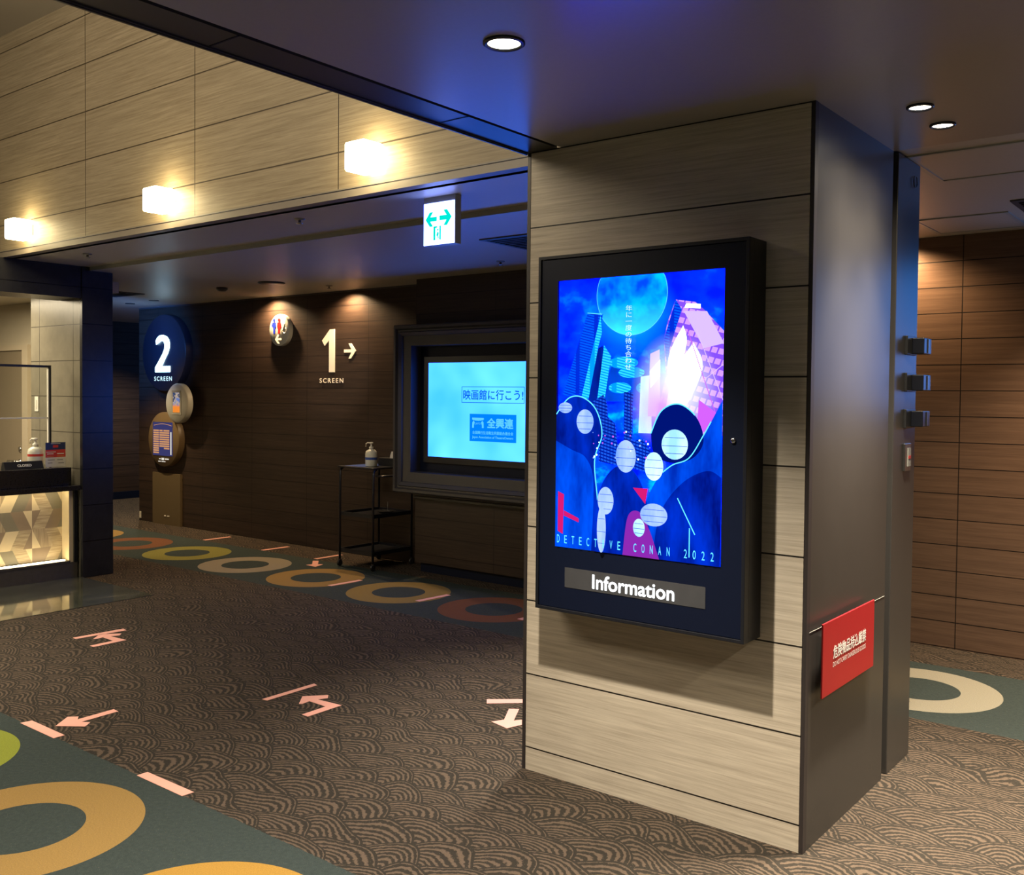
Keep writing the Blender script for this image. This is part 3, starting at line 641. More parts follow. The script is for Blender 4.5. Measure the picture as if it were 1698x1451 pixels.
# ------------------------------------------------------------------ ceiling fittings
def downlight(loc, r, label, glow):
    x, y, z = loc
    d = thing('downlight', (x, y, z), label, 'ceiling light', 'round downlights in the low ceiling')
    MB().lathe((x, y, z), [(r*1.28, 0.0), (r*1.28, -0.005), (r*1.12, -0.009), (r, -0.006), (r*0.99, -0.001)], 40, 'z', cap=False).build('trim_ring', 'black_frame', d)
    MB().lathe((x, y, z), [(r*0.99, -0.002), (0.0001, -0.002)], 40, 'z', cap=False).build('lens', glow, d)
    return d
downlight((-1.785, 2.206, 2.62), 0.048, 'round downlight in the blue tinted ceiling in front of the pillar', 'downlight_glow')
d1 = downlight((-1.004, 3.553, 2.62), 0.036, 'nearer of the two small downlights beside the pillar', 'spot_glow')
dup(d1, (-1.002, 3.835, 2.62), 'farther of the two small downlights beside the pillar')
def sprinkler(loc, label):
    s = thing('sprinkler', loc, label, 'sprinkler', 'ceiling sprinkler heads'); x, y, z = loc
    MB().lathe(loc, [(0.034, 0.0), (0.032, -0.006), (0.012, -0.009)], 20).build('rosette', 'steel', s)
    MB().lathe(loc, [(0.009, -0.008), (0.009, -0.024), (0.02, -0.026), (0.02, -0.029), (0.0, -0.029)], 16).build('head', 'chrome', s)
    return s
s0 = sprinkler((-4.691, 3.841, 2.656), 'sprinkler head in the soffit between the exit sign and the cube lamps')
dup(s0, (-7.238, 3.863, 2.656), 'sprinkler head in the soffit above the end of the ticket booth')
dup(s0, (-4.712, 5.805, 2.626), 'sprinkler head in the corridor ceiling above the framed screen')
dup(s0, (-7.137, 6.20, 2.626), 'sprinkler head close to the wall above the number one')
o = MB().lathe((-7.40, 5.73, 2.626), [(0.125, 0.0), (0.125, -0.008), (0.11, -0.014), (0.0, -0.012)], 36).build('ceiling_speaker', 'dark_plastic')
tag(o, 'dark round loudspeaker grille in the corridor ceiling', 'speaker')
o = MB().lathe((-8.173, 5.731, 2.626), [(0.055, 0.0), (0.055, -0.018), (0.035, -0.036), (0.0, -0.038)], 24).build('smoke_detector', 'dark_plastic')
tag(o, 'small smoke detector hanging from the dim corridor ceiling', 'detector')
for k, (xx, yy, lb) in enumerate(((-9.978, 6.10, 'unlit round recess in the ceiling just above the number two disc'), (-10.558, 6.15, 'unlit round recess in the ceiling at the corner of the far corridor'))):
    o = MB().lathe((xx, yy, 2.626), [(0.055, 0.0), (0.055, -0.006), (0.04, -0.004), (0.0, -0.003)], 24).build('recessed_light', 'dark_plastic')
    tag(o, lb, 'ceiling light', 'unlit recessed lights')
def vent(x0, x1, y0, y1, z, label):
    v = thing('air_vent', ((x0+x1)/2, (y0+y1)/2, z), label, 'air vent', 'ceiling air vents')
    mb = MB(); wd = 0.03
    mb.box(x0, x1, y0, y0+wd, z-0.008, z).box(x0, x1, y1-wd, y1, z-0.008, z).box(x0, x0+wd, y0+wd, y1-wd, z-0.008, z).box(x1-wd, x1, y0+wd, y1-wd, z-0.008, z)
    mb.build('frame', 'molding', v)
    mb = MB().box(x0+wd, x1-wd, y0+wd, y1-wd, z-0.004, z-0.001)
    for k in range(1, 9): yy = y0+wd+(y1-y0-2*wd)*k/9; mb.box(x0+wd, x1-wd, yy-0.004, yy+0.004, z-0.010, z-0.003)
    mb.build('grille', 'dark_plastic', v)
vent(-4.17, -3.62, 4.91, 5.46, 2.626, 'dark square air vent in the ceiling behind the exit sign')
vent(-9.95, -9.38, 5.10, 5.63, 2.626, 'dark square air vent in the corridor ceiling beyond the ticket booth')
vent(-1.12, -0.60, 5.59, 6.10, 2.640, 'air vent in the passage ceiling at the right edge of the view')
def hatch(x0, x1, y0, y1, z, label):
    v = thing('ceiling_hatch', ((x0+x1)/2, (y0+y1)/2, z), label, 'hatch', 'access hatches in the passage ceiling')
    mb = MB(); wd = 0.022
    mb.box(x0, x1, y0, y0+wd, z-0.007, z).box(x0, x1, y1-wd, y1, z-0.007, z).box(x0, x0+wd, y0+wd, y1-wd, z-0.007, z).box(x1-wd, x1, y0+wd, y1-wd, z-0.007, z)
    mb.build('frame', 'grey_plastic', v); box('panel', 'soffit_paint', x0+wd, x1-wd, y0+wd, y1-wd, z-0.003, z, v)
hatch(-1.29, -0.60, 4.33, 4.915, 2.640, 'framed access hatch in the passage ceiling nearer the two downlights')
hatch(-1.70, -1.19, 5.905, 6.46, 2.640, 'framed access hatch in the passage ceiling next to the brown wall')
# step in the soffit: a pale bead and a dark groove
sbox('trim_6', 'grey_plastic', -8.36, PX0, 4.283, 4.300, 2.624, 2.656, label='pale bead along the ceiling step', cat='trim')

# ------------------------------------------------------------------ exit sign
ex = thing('exit_sign', (-3.54, 3.86, 2.40), 'lit white exit sign with green arrows under the soffit', 'exit sign')
box('housing', 'grey_plastic', -3.652, -3.424, 3.837, 3.884, 2.398, 2.656, ex, 0.002)
fa = box('face', 'exit_white', -3.648, -3.428, 3.834, 3.838, 2.400, 2.624, ex)
mb = MB()
def arrow2(cx, cz, s, d):   # arrow with open barbs, d = -1 left, +1 right
    P = [(0.5, 0), (0.14, 0.46), (-0.14, 0.46), (0.10, 0.14), (-0.46, 0.14), (-0.46, -0.14), (0.10, -0.14), (-0.14, -0.46), (0.14, -0.46)]
    pts = [(cx+d*a*s, cz+b*s) for a, b in P]
    return pts if d > 0 else pts[::-1]
mb.prism(arrow2(-3.592, 2.537, 0.084, -1), 3.8325, 3.834); mb.prism(arrow2(-3.492, 2.539, 0.090, 1), 3.8325, 3.834)
mb.box(-3.577, -3.563, 3.8325, 3.834, 2.424, 2.498).box(-3.533, -3.523, 3.8325, 3.834, 2.424, 2.498).box(-3.563, -3.550, 3.8325, 3.834, 2.489, 2.498)
mb.prism(ellipse(-3.546, 2.478, 0.0055, 0.0055, 10), 3.8325, 3.834).prism([(-3.556, 2.446), (-3.547, 2.470), (-3.537, 2.460), (-3.543, 2.446), (-3.537, 2.432), (-3.542, 2.430), (-3.550, 2.446)], 3.8325, 3.834)
mb.build('pictogram', 'exit_green', fa)

# ------------------------------------------------------------------ wall signs
def disc(mb, cx, cz, r, y_front, y_back, n=56, bev=0.006):
    mb.lathe((cx, 0, cz), [(r, y_back), (r, y_front+bev), (r-bev, y_front), (0.0001, y_front)], n, 'y', cap=False)
    return mb
g2 = thing('screen_sign', (-10.53, YB, 1.35), 'large dark round sign with a glowing number two', 'sign')
disc(MB(), -10.41, 2.06, 0.455, YB-0.10, YB).build('disc', 'disc_dark', g2)
Y2 = YB-0.10
def two(x0, x1, z0, z1):
    U = [(0.06, 0.76), (0.04, 0.86), (0.14, 0.94), (0.30, 1.0), (0.52, 1.01), (0.74, 0.97), (0.89, 0.89), (0.95, 0.78), (0.94, 0.66), (0.84, 0.52), (0.62, 0.34), (0.42, 0.16), (0.98, 0.16), (0.98, 0.0), (0.0, 0.0), (0.0, 0.13), (0.26, 0.31), (0.50, 0.49), (0.63, 0.62), (0.655, 0.73), (0.60, 0.82), (0.49, 0.855), (0.35, 0.845), (0.20, 0.80)]
    return [(x0+a*(x1-x0), z0+b*(z1-z0)) for a, b in U]
kk = (YB-0.10)/(YB-0.05)
zz = lambda v, k: 1.6+(v-1.6)*k
MB().prism(two(-10.65*kk, -10.34*kk, zz(1.833, kk), zz(2.272, kk)), Y2-0.012, Y2).build('numeral', 'numeral_glow', g2)
text('lettering', 'SCREEN', 'small_letter_glow', g2, (-10.685*kk, -10.31*kk, zz(1.728, kk), zz(1.781, kk)), Y2-0.001, '-y', 0.0, bold=0.012, spacing=1.3)
gm = thing('poster_disc', (-10.0, YB, 1.23), 'small pale grey round box with a lit miniature poster', 'sign')
km = 6.42
disc(MB(), -10.03, 1.467, 0.229, km, 6.487, bev=0.012).build('disc', 'disc_grey', gm)
box('mount', 'dark_trim', -10.10, -9.96, 6.487, YB, 1.40, 1.54, gm)
box('poster_rim', 'grey_plastic', -10.125, -9.935, km-0.004, km+0.002, 1.335, 1.615, gm)
t = NT('mini_poster'); p, x, y, z = t.pos(); n = t.noise(p, 16, 3)
v = t.m_('DIVIDE', t.m_('SUBTRACT', z, 1.36), 0.23)
c = t.mix(t.ramp(v, [(0.28, (0, 0, 0)), (0.42, (1, 1, 1))]), (0.75, 0.22, 0.03), t.ramp(n.outputs[0], [(0.4, (0.03, 0.05, 0.12)), (0.5, (0.45, 0.35, 0.25)), (0.62, (0.10, 0.16, 0.40))]))
e = t.n('ShaderNodeEmission'); t.put(e.inputs[0], c); e.inputs[1].default_value = 1.0; t.t.links.new(e.outputs[0], t.out.inputs[0]); MATS['mini_poster'] = t.m
box('poster', 'mini_poster', -10.098, -9.962, km-0.006, km-0.002, 1.36, 1.59, gm)
gb = thing('seat_map_disc', (-10.5, YB, 0.65), 'brown round sign with a lit seat map, lowest of the three discs', 'sign')
kb = YB-0.08
disc(MB(), -10.445, 1.03, 0.325, kb, YB-0.001).build('disc', 'disc_brown', gb)
mp = box('seat_map', 'seat_navy' if 'seat_navy' in MATS else em('seat_navy', (0.035, 0.035, 0.12), 1.0), -10.66, -10.25, kb-0.006, kb, 0.835, 1.235, gb)
em('seat_orange', (0.62, 0.30, 0.13), 0.85); em('map_white', (0.8, 0.75, 0.65), 0.9)
mb = MB()
for i in range(11):
    zr = 1.135-0.0265*i
    for a, b in (((-10.645, -10.53), (-10.515, -10.45), (-10.43, -10.31)) if i < 1 else (((-10.645, -10.53), (-10.515, -10.31)) if i < 8 else (((-10.645, -10.53), (-10.42, -10.31)) if i < 9 else ((-10.645, -10.53),)))):
        mb.box(a, b, kb-0.0075, kb-0.006, zr-0.010, zr+0.008)
mb.build('seat_rows', 'seat_orange', mp)
MB().box(-10.285, -10.265, kb-0.0075, kb-0.006, 0.85, 1.12).build('aisle_strip', 'map_white', mp)
MB().tube([(-10.63+0.37*i/12, kb-0.008, 1.195+0.02*math.sin(math.pi*i/12)) for i in range(13)], 0.003, 6).build('stage_line', 'seat_orange', mp)
mb = MB(); 
for a, b, c_, d in ((-10.53, -10.50, 0.79, 0.80), (-10.48, -10.43, 0.782, 0.808), (-10.41, -10.33, 0.79, 0.802), (-10.55, -10.50, 0.760, 0.768), (-10.48, -10.40, 0.760, 0.768)): mb.box(a, b, kb-0.003, kb, c_, d)
mb.build('caption_marks', 'map_white', gb)
# pilaster below
sbox('trim_7', 'pilaster_laminate', -10.76, -10.17, YB-0.03, YB, 0.0, 0.62, label='plain brown pilaster strip under the round signs', cat='trim')
for a_, b_, lb in ((-10.50, -10.47, 'tiny white plug low on the pilaster, left of the pair'), (-10.44, -10.40, 'tiny white plug low on the pilaster, right of the pair')):
    o = box('wall_plug', 'white_plastic', a_, b_, YB-0.036, YB-0.03, 0.10, 0.112); tag(o, lb, 'plug', 'white plugs on the pilaster')
o = box('corner_tag', 'white_plastic', -11.09, -11.06, YB-0.008, YB, 0.03, 0.11); tag(o, 'small white tag at the foot of the wall corner', 'tag')
# restroom sign
gt = thing('restroom_sign', (-8.315, YB, 2.09), 'round grey restroom sign with blue and red figures', 'sign')
yt = YB-0.05
disc(MB(), -8.315, 2.262, 0.168, yt, YB).build('disc', 'disc_grey', gt)
def fig(cx, z0, s): return (ellipse(cx, z0+0.128*s, 0.016*s, 0.016*s, 14),
    [(cx-0.012*s, z0), (cx+0.012*s, z0), (cx+0.013*s, z0+0.055*s), (cx+0.028*s, z0+0.06*s), (cx+0.026*s, z0+0.105*s), (cx-0.026*s, z0+0.105*s), (cx-0.036*s, z0+0.075*s), (cx-0.024*s, z0+0.07*s), (cx-0.013*s, z0+0.055*s)])
a, b = fig(-8.395, 2.225, 1.12); MB().prism(a, yt-0.003, yt).prism(b, yt-0.003, yt).build('man_figure', 'sign_blue', gt)
a, b = fig(-8.315, 2.225, 1.12)
b = [(-8.315+dx, 2.225+dz) for dx, dz in ((-0.015, 0), (0.015, 0), (0.016, 0.05), (0.035, 0.075), (0.024, 0.118), (-0.024, 0.118), (-0.035, 0.075), (-0.016, 0.05))]
MB().prism(a, yt-0.003, yt).prism(b, yt-0.003, yt).build('woman_figure', 'sign_red', gt)
mb = MB(); wx_, wz_ = -8.232, 2.260
mb.prism(ellipse(wx_+0.008, wz_+0.075, 0.011, 0.011, 12), yt-0.003, yt)
mb.tube([(wx_+0.004, yt-0.002, wz_+0.058), (wx_+0.002, yt-0.002, wz_+0.018), (wx_-0.022, yt-0.002, wz_+0.012), (wx_-0.034, yt-0.002, wz_-0.025)], 0.006, 8)
mb.tube([(wx_+0.006, yt-0.002, wz_+0.04), (wx_-0.02, yt-0.002, wz_+0.036)], 0.005, 8)
mb.tube([(wx_+0.010+0.030*math.cos(R_(a)), yt-0.002, wz_-0.004+0.030*math.sin(R_(a))) for a in range(-220, 70, 20)], 0.005, 8)
mb.build('wheelchair_figure', 'white_letter', gt)
def arrow3(cx, cz, w_, h_, d, th):  # open chevron arrow, d=+1 right
    tip = cx+d*w_/2; tail = cx-d*w_/2; b = 0.42*h_
    P = [(tip, cz), (tip-d*(h_/2-th*0.2), cz+h_/2), (tip-d*(h_/2+th*1.0), cz+h_/2), (tip-d*th*2.1, cz+th/2), (tail, cz+th/2), (tail, cz-th/2), (tip-d*th*2.1, cz-th/2), (tip-d*(h_/2+th*1.0), cz-h_/2), (tip-d*(h_/2-th*0.2), cz-h_/2)]
    return P if d > 0 else P[::-1]
MB().prism(arrow3(-8.325, 2.165, 0.105, 0.095, -1, 0.022), yt-0.003, yt).build('arrow', 'white_letter', gt)
# number one
g1 = thing('screen_sign', (-7.45, YB, 1.70), 'cream number one with a right arrow on the dark wall', 'sign')
MB().prism([(-7.573, 1.812), (-7.490, 1.812), (-7.490, 2.246), (-7.560, 2.246), (-7.680, 2.135), (-7.640, 2.083), (-7.573, 2.135)], YB-0.008, YB).build('numeral', 'cream_letter', g1)
MB().prism(arrow3(-7.262, 2.022, 0.172, 0.152, 1, 0.030), YB-0.008, YB).build('arrow', 'cream_letter', g1)
text('lettering', 'SCREEN', 'cream_letter', g1, (-7.716, -7.358, 1.704, 1.752), YB-0.004, '-y', 0.003, bold=0.012, spacing=1.35)

# ------------------------------------------------------------------ framed screen
fr = thing('display_frame', (-5.16, 6.30, 0.70), 'deep dark moulded frame around the bright wall screen', 'frame')
fx0, fx1, fz0, fz1 = -6.205, -4.115, 0.722, 2.21
MB().sweep_rect(fx0, fx1, fz0, fz1, [(0, 6.30), (0, 6.145), (0.012, 6.13), (0.034, 6.13), (0.046, 6.15), (0.060, 6.15), (0.068, 6.135), (0.095, 6.15), (0.10, 6.165), (0.185, 6.175), (0.19, 6.30)]).build('molding', 'molding', fr)
box('backing', 'black_blue_glare', fx0+0.10, fx1-0.10, 6.292, 6.2995, fz0+0.1, fz1-0.1, fr)
tv = thing('television', (-5.16, 6.292, 1.0), 'cyan glowing screen with blue lettering in the dark frame', 'television')
sx0, sx1, sz0, sz1 = -5.893, -4.425, 1.047, 1.878
MB().sweep_rect(sx0-0.055, sx1+0.055, sz0-0.05, sz1+0.05, [(0, 6.292), (0, 6.262), (0.054, 6.262), (0.054, 6.27)]).build('bezel', 'black_frame', tv)
sc = box('screen', 'tv_picture', sx0-0.002, sx1+0.002, 6.268, 6.292, sz0-0.002, sz1+0.002, tv)
ys = 6.2675
from_px = lambda X: X   # measured positions below are on the screen plane
bx0, bx1, bz0, bz1 = -5.503, -4.823, 1.529, 1.667
MB().sweep_rect(bx0, bx1, bz0, bz1, [(0, ys), (0, ys-0.0006), (0.005, ys-0.0006), (0.005, ys)]).build('text_box', 'screen_ink', sc)
text('lettering', '映画館に行こう!', 'screen_ink', sc, (bx0+0.018, bx1-0.012, bz0+0.025, bz1-0.025), ys, '-y', 0.0006, bold=0.012)
lx0, lx1, lz0, lz1 = -5.410, -4.905, 1.204, 1.436
lg = MB().box(lx0, lx1, ys-0.0004, ys, lz0, lz1).build('logo_panel', 'screen_panel', sc)
yl = ys-0.0006
def lrect(a0, a1, b0, b1): return (lx0+a0*(lx1-lx0), lx0+a1*(lx1-lx0), lz0+b0*(lz1-lz0), lz0+b1*(lz1-lz0))
text('lettering', '全興連', 'screen_pale', sc, lrect(0.38, 0.94, 0.49, 0.86), yl, '-y', 0.0004, bold=0.03)
text('lettering', '全国興行生活衛生同業組合連合会', 'screen_pale', sc, lrect(0.06, 0.94, 0.26, 0.38), yl, '-y', 0.0004, bold=0.012)
text('lettering', 'Japan Association of TheatreOwners', 'screen_pale', sc, lrect(0.06, 0.94, 0.09, 0.20), yl, '-y', 0.0004, bold=0.01)
a0, a1, b0, b1 = lrect(0.055, 0.31, 0.49, 0.86); wd_ = a1-a0; ht_ = b1-b0
mb = MB()   # stage curtain emblem
mb.prism([(a0, b1), (a1, b1), (a1, b1-ht_*0.16)]+[(a1-wd_*k/12, b1-ht_*(0.16+0.07*(k % 2)+0.10*math.sin(math.pi*k/12))) for k in range(1, 12)]+[(a0, b1-ht_*0.16)], yl-0.0004, yl)
mb.prism([(a0, b0), (a0+wd_*0.16, b0), (a0+wd_*0.15, b0+ht_*0.22), (a0+wd_*0.23, b0+ht_*0.55), (a0+wd_*0.12, b0+ht_*0.7), (a0+wd_*0.02, b0+ht_*0.55)], yl-0.0004, yl)
mb.prism([(a1, b0), (a1-wd_*0.16, b0), (a1-wd_*0.15, b0+ht_*0.22), (a1-wd_*0.23, b0+ht_*0.55), (a1-wd_*0.12, b0+ht_*0.7), (a1-wd_*0.02, b0+ht_*0.55)][::-1], yl-0.0004, yl)
mb.build('emblem', 'screen_pale', sc)
text('lettering', 'JATO', 'screen_pale', sc, (a0+wd_*0.28, a1-wd_*0.28, b0+ht_*0.28, b0+ht_*0.52), yl, '-y', 0.0004)

# ------------------------------------------------------------------ trolley with bottle and tissues
tr = thing('trolley', (-6.58, 6.30, 0.0), 'black three tier trolley against the dark wall by the framed screen', 'trolley')
tx0, tx1, ty0, ty1 = -6.80, -6.36, 6.05, 6.545
TOPZ = 0.93
for z in (0.14, 0.478): 
    mb = MB().box(tx0+0.01, tx1-0.01, ty0+0.01, ty1-0.01, z, z+0.006)
    for (a, b, c, d) in ((tx0, tx1, ty0, ty0+0.012), (tx0, tx1, ty1-0.012, ty1), (tx0, tx0+0.012, ty0, ty1), (tx1-0.012, tx1, ty0, ty1)): mb.box(a, b, c, d, z-0.005, z+0.030)
    mb.build('tray', 'black_frame', tr)
box('top', 'black_frame', tx0-0.025, tx1+0.01, ty0-0.01, ty1+0.01, TOPZ-0.014, TOPZ, tr, 0.004)
for lx in (tx0, tx1):
    for ly in (ty0, ty1):
        s_ = 1 if ly == ty0 else -1
        MB().tube([(lx, ly, 0.062), (lx, ly, TOPZ-0.06), (lx, ly+0.012*s_, TOPZ-0.03), (lx, ly+0.04*s_, TOPZ-0.014)], 0.011, 10).build('leg', 'black_frame', tr)
        cs = MB().lathe((lx-0.011, ly, 0.030), [(0.022, 0.0), (0.030, 0.004), (0.030, 0.018), (0.022, 0.022)], 18, 'x')
        cs.box(lx-0.014, lx+0.014, ly-0.01, ly+0.01, 0.05, 0.066)
        cs.build('caster', 'dark_plastic', tr)
MB().tube([(tx1, ty0+0.03, TOPZ-0.075), (tx1+0.10, ty0+0.03, TOPZ-0.07), (tx1+0.10, ty1-0.03, TOPZ-0.07), (tx1, ty1-0.03, TOPZ-0.075)], 0.009, 10).build('handle', 'black_frame', tr)
def pump_bottle(loc, label, s=1.0, stripe='label_blue'):
    x, y, z = loc; b = thing('pump_bottle', loc, label, 'bottle', 'hand sanitizer bottles')
    MB().lathe(loc, [(0.050*s, 0.0), (0.055*s, 0.006*s), (0.055*s, 0.115*s), (0.050*s, 0.138*s), (0.034*s, 0.152*s), (0.018*s, 0.158*s), (0.018*s, 0.166*s)], 28).build('body', 'bottle_plastic', b)
    MB().lathe((x, y, z), [(0.021*s, 0.160*s), (0.021*s, 0.178*s), (0.009*s, 0.184*s), (0.007*s, 0.206*s), (0.016*s, 0.208*s), (0.018*s, 0.222*s), (0.0, 0.224*s)], 20).build('pump', 'white_plastic', b)
    MB().tube([(x+0.006*s, y, z+0.215*s), (x-0.045*s, y-0.005*s, z+0.216*s), (x-0.062*s, y-0.008*s, z+0.205*s), (x-0.066*s, y-0.008*s, z+0.180*s)], 0.006*s, 8).build('spout', 'white_plastic', b)
    return b
pb = pump_bottle((-6.545, 6.20, TOPZ), 'white pump bottle on top of the black trolley')
MB().lathe((-6.545, 6.20, TOPZ), [(0.0556, 0.062), (0.0556, 0.085)], 28, cap=False).build('label', 'label_blue', pb)
o = box('paper_sheet', 'label_blue', tx0+0.02, tx1-0.17, ty0+0.03, ty1-0.09, TOPZ+0.0002, TOPZ+0.0015); tag(o, 'blue printed sheet lying on the trolley top under the pump bottle', 'sheet')
tb = thing('tissue_box', (-6.45, 6.36, TOPZ), 'black tissue box behind the pump bottle on the trolley', 'tissue box')
box('box', 'dark_plastic', -6.56, -6.36, 6.30, 6.42, TOPZ, TOPZ+0.075, tb, 0.003)
MB().prism([(-6.45, TOPZ+0.075), (-6.36, TOPZ+0.075), (-6.375, TOPZ+0.12), (-6.40, TOPZ+0.10), (-6.43, TOPZ+0.135), (-6.445, TOPZ+0.10)], 6.345, 6.375).build('tissue', 'tissue_paper', tb)
o = MB().lathe((-6.47, 6.32, 0.4845), [(0.03, 0.0), (0.06, 0.012), (0.085, 0.028), (0.09, 0.03)], 26).build('ash_tray', 'dark_plastic'); tag(o, 'small dark dish on the middle shelf of the trolley', 'dish')
o = MB().tube([(-6.45, 6.32, 0.49), (-6.45, 6.32, 0.60)], 0.003, 6).tube([(-6.52, 6.32, 0.52), (-6.42, 6.32, 0.518)], 0.004, 6).build('card_holder', 'steel'); tag(o, 'thin metal card holder standing in the dish on the trolley shelf', 'holder')

# ------------------------------------------------------------------ ticket booth
sbox('column_booth', 'black_panel', -8.03, -7.99, 4.215, 4.49, 0.0, 2.656, label='black panelled column at the end of the ticket counter', cat='column')
sbox('wall_booth', 'stone_panel', -8.92, -8.03, 4.225, 4.49, 0.0, 2.60, label='grey stone panelled side wall inside the ticket booth', cat='wall')
sbox('trim_8', 'black_panel', -8.4, -8.0, 0.6, 4.215, 2.385, 2.656, label='black header beam over the ticket counter', cat='trim')
sbox('ceiling_booth', 'booth_wall', -12.4, -8.4, 0.6, 4.78, 2.50, 2.60, label='cream ceiling inside the ticket booth', cat='ceiling')
sbox('wall_booth_back', 'booth_wall', -12.4, -8.92, 4.785, 4.90, 0.0, 2.60, label='cream back wall of the ticket booth', cat='wall')
sbox('wall_booth_left', 'booth_wall', -12.5, -12.4, 0.6, 4.9, 0.0, 2.60, label='far side wall of the ticket booth', cat='wall')
sbox('wall_booth_front', 'booth_wall', -12.5, -8.0, 0.5, 0.6, 0.0, 2.656, label='near side wall of the ticket booth', cat='wall')
dz = 4.785
dr1 = thing('door_1', (-10.65, dz, 0.0), 'beige door inside the ticket booth', 'door'); struct(dr1)
dx1 = -10.20
box('door_leaf', 'door_paint', dx1-0.86, dx1-0.01, dz-0.025, dz-0.002, 0.0, 2.01, dr1)
mb = MB(); mb.box(dx1, dx1+0.12, dz-0.05, dz-0.001, 0, 2.07).box(dx1-0.87-0.06, dx1-0.87, dz-0.05, dz-0.001, 0, 2.07).box(dx1-0.87, dx1, dz-0.05, dz-0.001, 2.015, 2.07); mb.build('door_frame', 'door_frame_paint', dr1)
mb = MB().lathe((dx1-0.09, dz-0.025, 0.855), [(0.028, 0.0), (0.028, -0.01), (0.012, -0.012), (0.012, -0.05)], 18, 'y').tube([(dx1-0.09, dz-0.07, 0.855), (dx1-0.27, dz-0.07, 0.852)], 0.015, 8); mb.build('door_handle', 'chrome', dr1)
MB().lathe((dx1-0.09, dz-0.025, 0.985), [(0.028, 0.0), (0.026, -0.012), (0.0, -0.014)], 18, 'y').build('lock', 'chrome', dr1)
ls = thing('light_switch', (-8.81, 4.225, 1.42), 'white switch plate on the stone panel behind the acrylic screen', 'switch')
box('plate', 'white_plastic', -8.845, -8.778, 4.219, 4.225, 1.41, 1.545, ls, 0.002); box('rocker', 'label_white', -8.828, -8.80, 4.215, 4.219, 1.44, 1.515, ls)
# counter
ct = thing('ticket_counter', (-8.2, 2.6, 0.0), 'ticket counter with a lit geometric wood front', 'counter')
CY0, CY1 = 0.62, 4.205
box('plinth', 'plinth_stone', -8.70, -8.06, CY0, CY1, 0.0, 0.135, ct)
box('base_ledge', 'plinth_stone', -8.20, -8.055, CY0, CY1-0.065, 0.135, 0.152, ct)
box('end_post', 'black_frame', -8.20, -8.055, CY1-0.03, CY1, 0.135, 0.755, ct)
box('side_cheek', 'tile_light', -8.20, -8.075, CY1-0.065, CY1-0.03, 0.135, 0.745, ct)
box('counter_top', 'counter_stone', -8.80, -8.00, CY0, CY1+0.005, 0.752, 0.795, ct, 0.003)
box('upper_counter', 'counter_stone', -8.95, -8.10, CY0, CY1-0.03, 0.795, 0.945, ct, 0.003)
box('back_board', 'dark_trim', -8.72, -8.20, CY0, CY1-0.03, 0.152, 0.752, ct)
box('led_strip', 'led_strip', -8.125, -8.095, CY0, CY1-0.09, 0.1535, 0.158, ct)
box('led_strip', 'led_strip', -8.125, -8.105, CY0, CY1-0.09, 0.748, 0.7515, ct)
# tile front
tl = ['tile_light', 'tile_brown', 'tile_grey', 'tile_grain', 'tile_upright']
mb = MB(); XT = -8.196
cyc = 3.884; hw = 0.107; ln = 0.073
rows = [(0.735, 0.590, 0), (0.590, 0.430, 1), (0.430, 0.270, 0), (0.270, 0.152, 1)]
def clip(pts, y0, y1):
    def cut(ps, f, lim):
        o = []
        for i in range(len(ps)):
            a, b = ps[i], ps[(i+1) % len(ps)]; ia, ib = f*(a[0]-lim) <= 0, f*(b[0]-lim) <= 0
            if ia: o.append(a)
            if ia != ib: s = (lim-a[0])/(b[0]-a[0]); o.append((lim, a[1]+s*(b[1]-a[1])))
        return o
    return cut(cut(pts, 1, y1), -1, y0)
seqs = {0: [3, 2, 0, 4, 1, 3, 2], 1: [3, 1, 2, 4, 0, 3, 1], 2: [4, 3, 0, 1, 3, 2, 4], 3: [1, 3, 2, 0, 3, 1, 4]}
per = 2*0.40
for cell in range(0, 4):
    cc = cyc-cell*0.80
    for ri, (zt, zb, kind) in enumerate(rows):
        for sgn in (1, -1):
            lo, hi = (cc, min(cc+0.40, CY1-0.065)) if sgn > 0 else (cc-0.40, cc)
            full = ln*(zt-zb)/0.158
            # triangle at the axis
            a = (cc, zt), (cc, zb), (cc+sgn*full, zb)
            if kind: a = (cc, zt), (cc+sgn*full, zt), (cc, zb)
            def pt(pts, m, d=0.0):
                c_ = clip([tuple(q_) for q_ in pts], lo, hi)
                if len(c_) > 2: mb.flat(c_, XT+d, 'x', m)
            pt(a, (0 if sgn > 0 else 1) if not kind else (1 if sgn > 0 else 0))
            for k in range(6):
                o0 = k*hw; o1 = (k+1)*hw
                ta, tb_ = (o0, o1) if not kind else (o0+full, o1+full)
                ba, bb = (o0+full, o1+full) if not kind else (o0, o1)
                pt([(cc+sgn*ta, zt), (cc+sgn*tb_, zt), (cc+sgn*bb, zb), (cc+sgn*ba, zb)], seqs[ri][(k+(1 if sgn < 0 else 0)) % 7])
mb.build('tile_front', tl, ct)
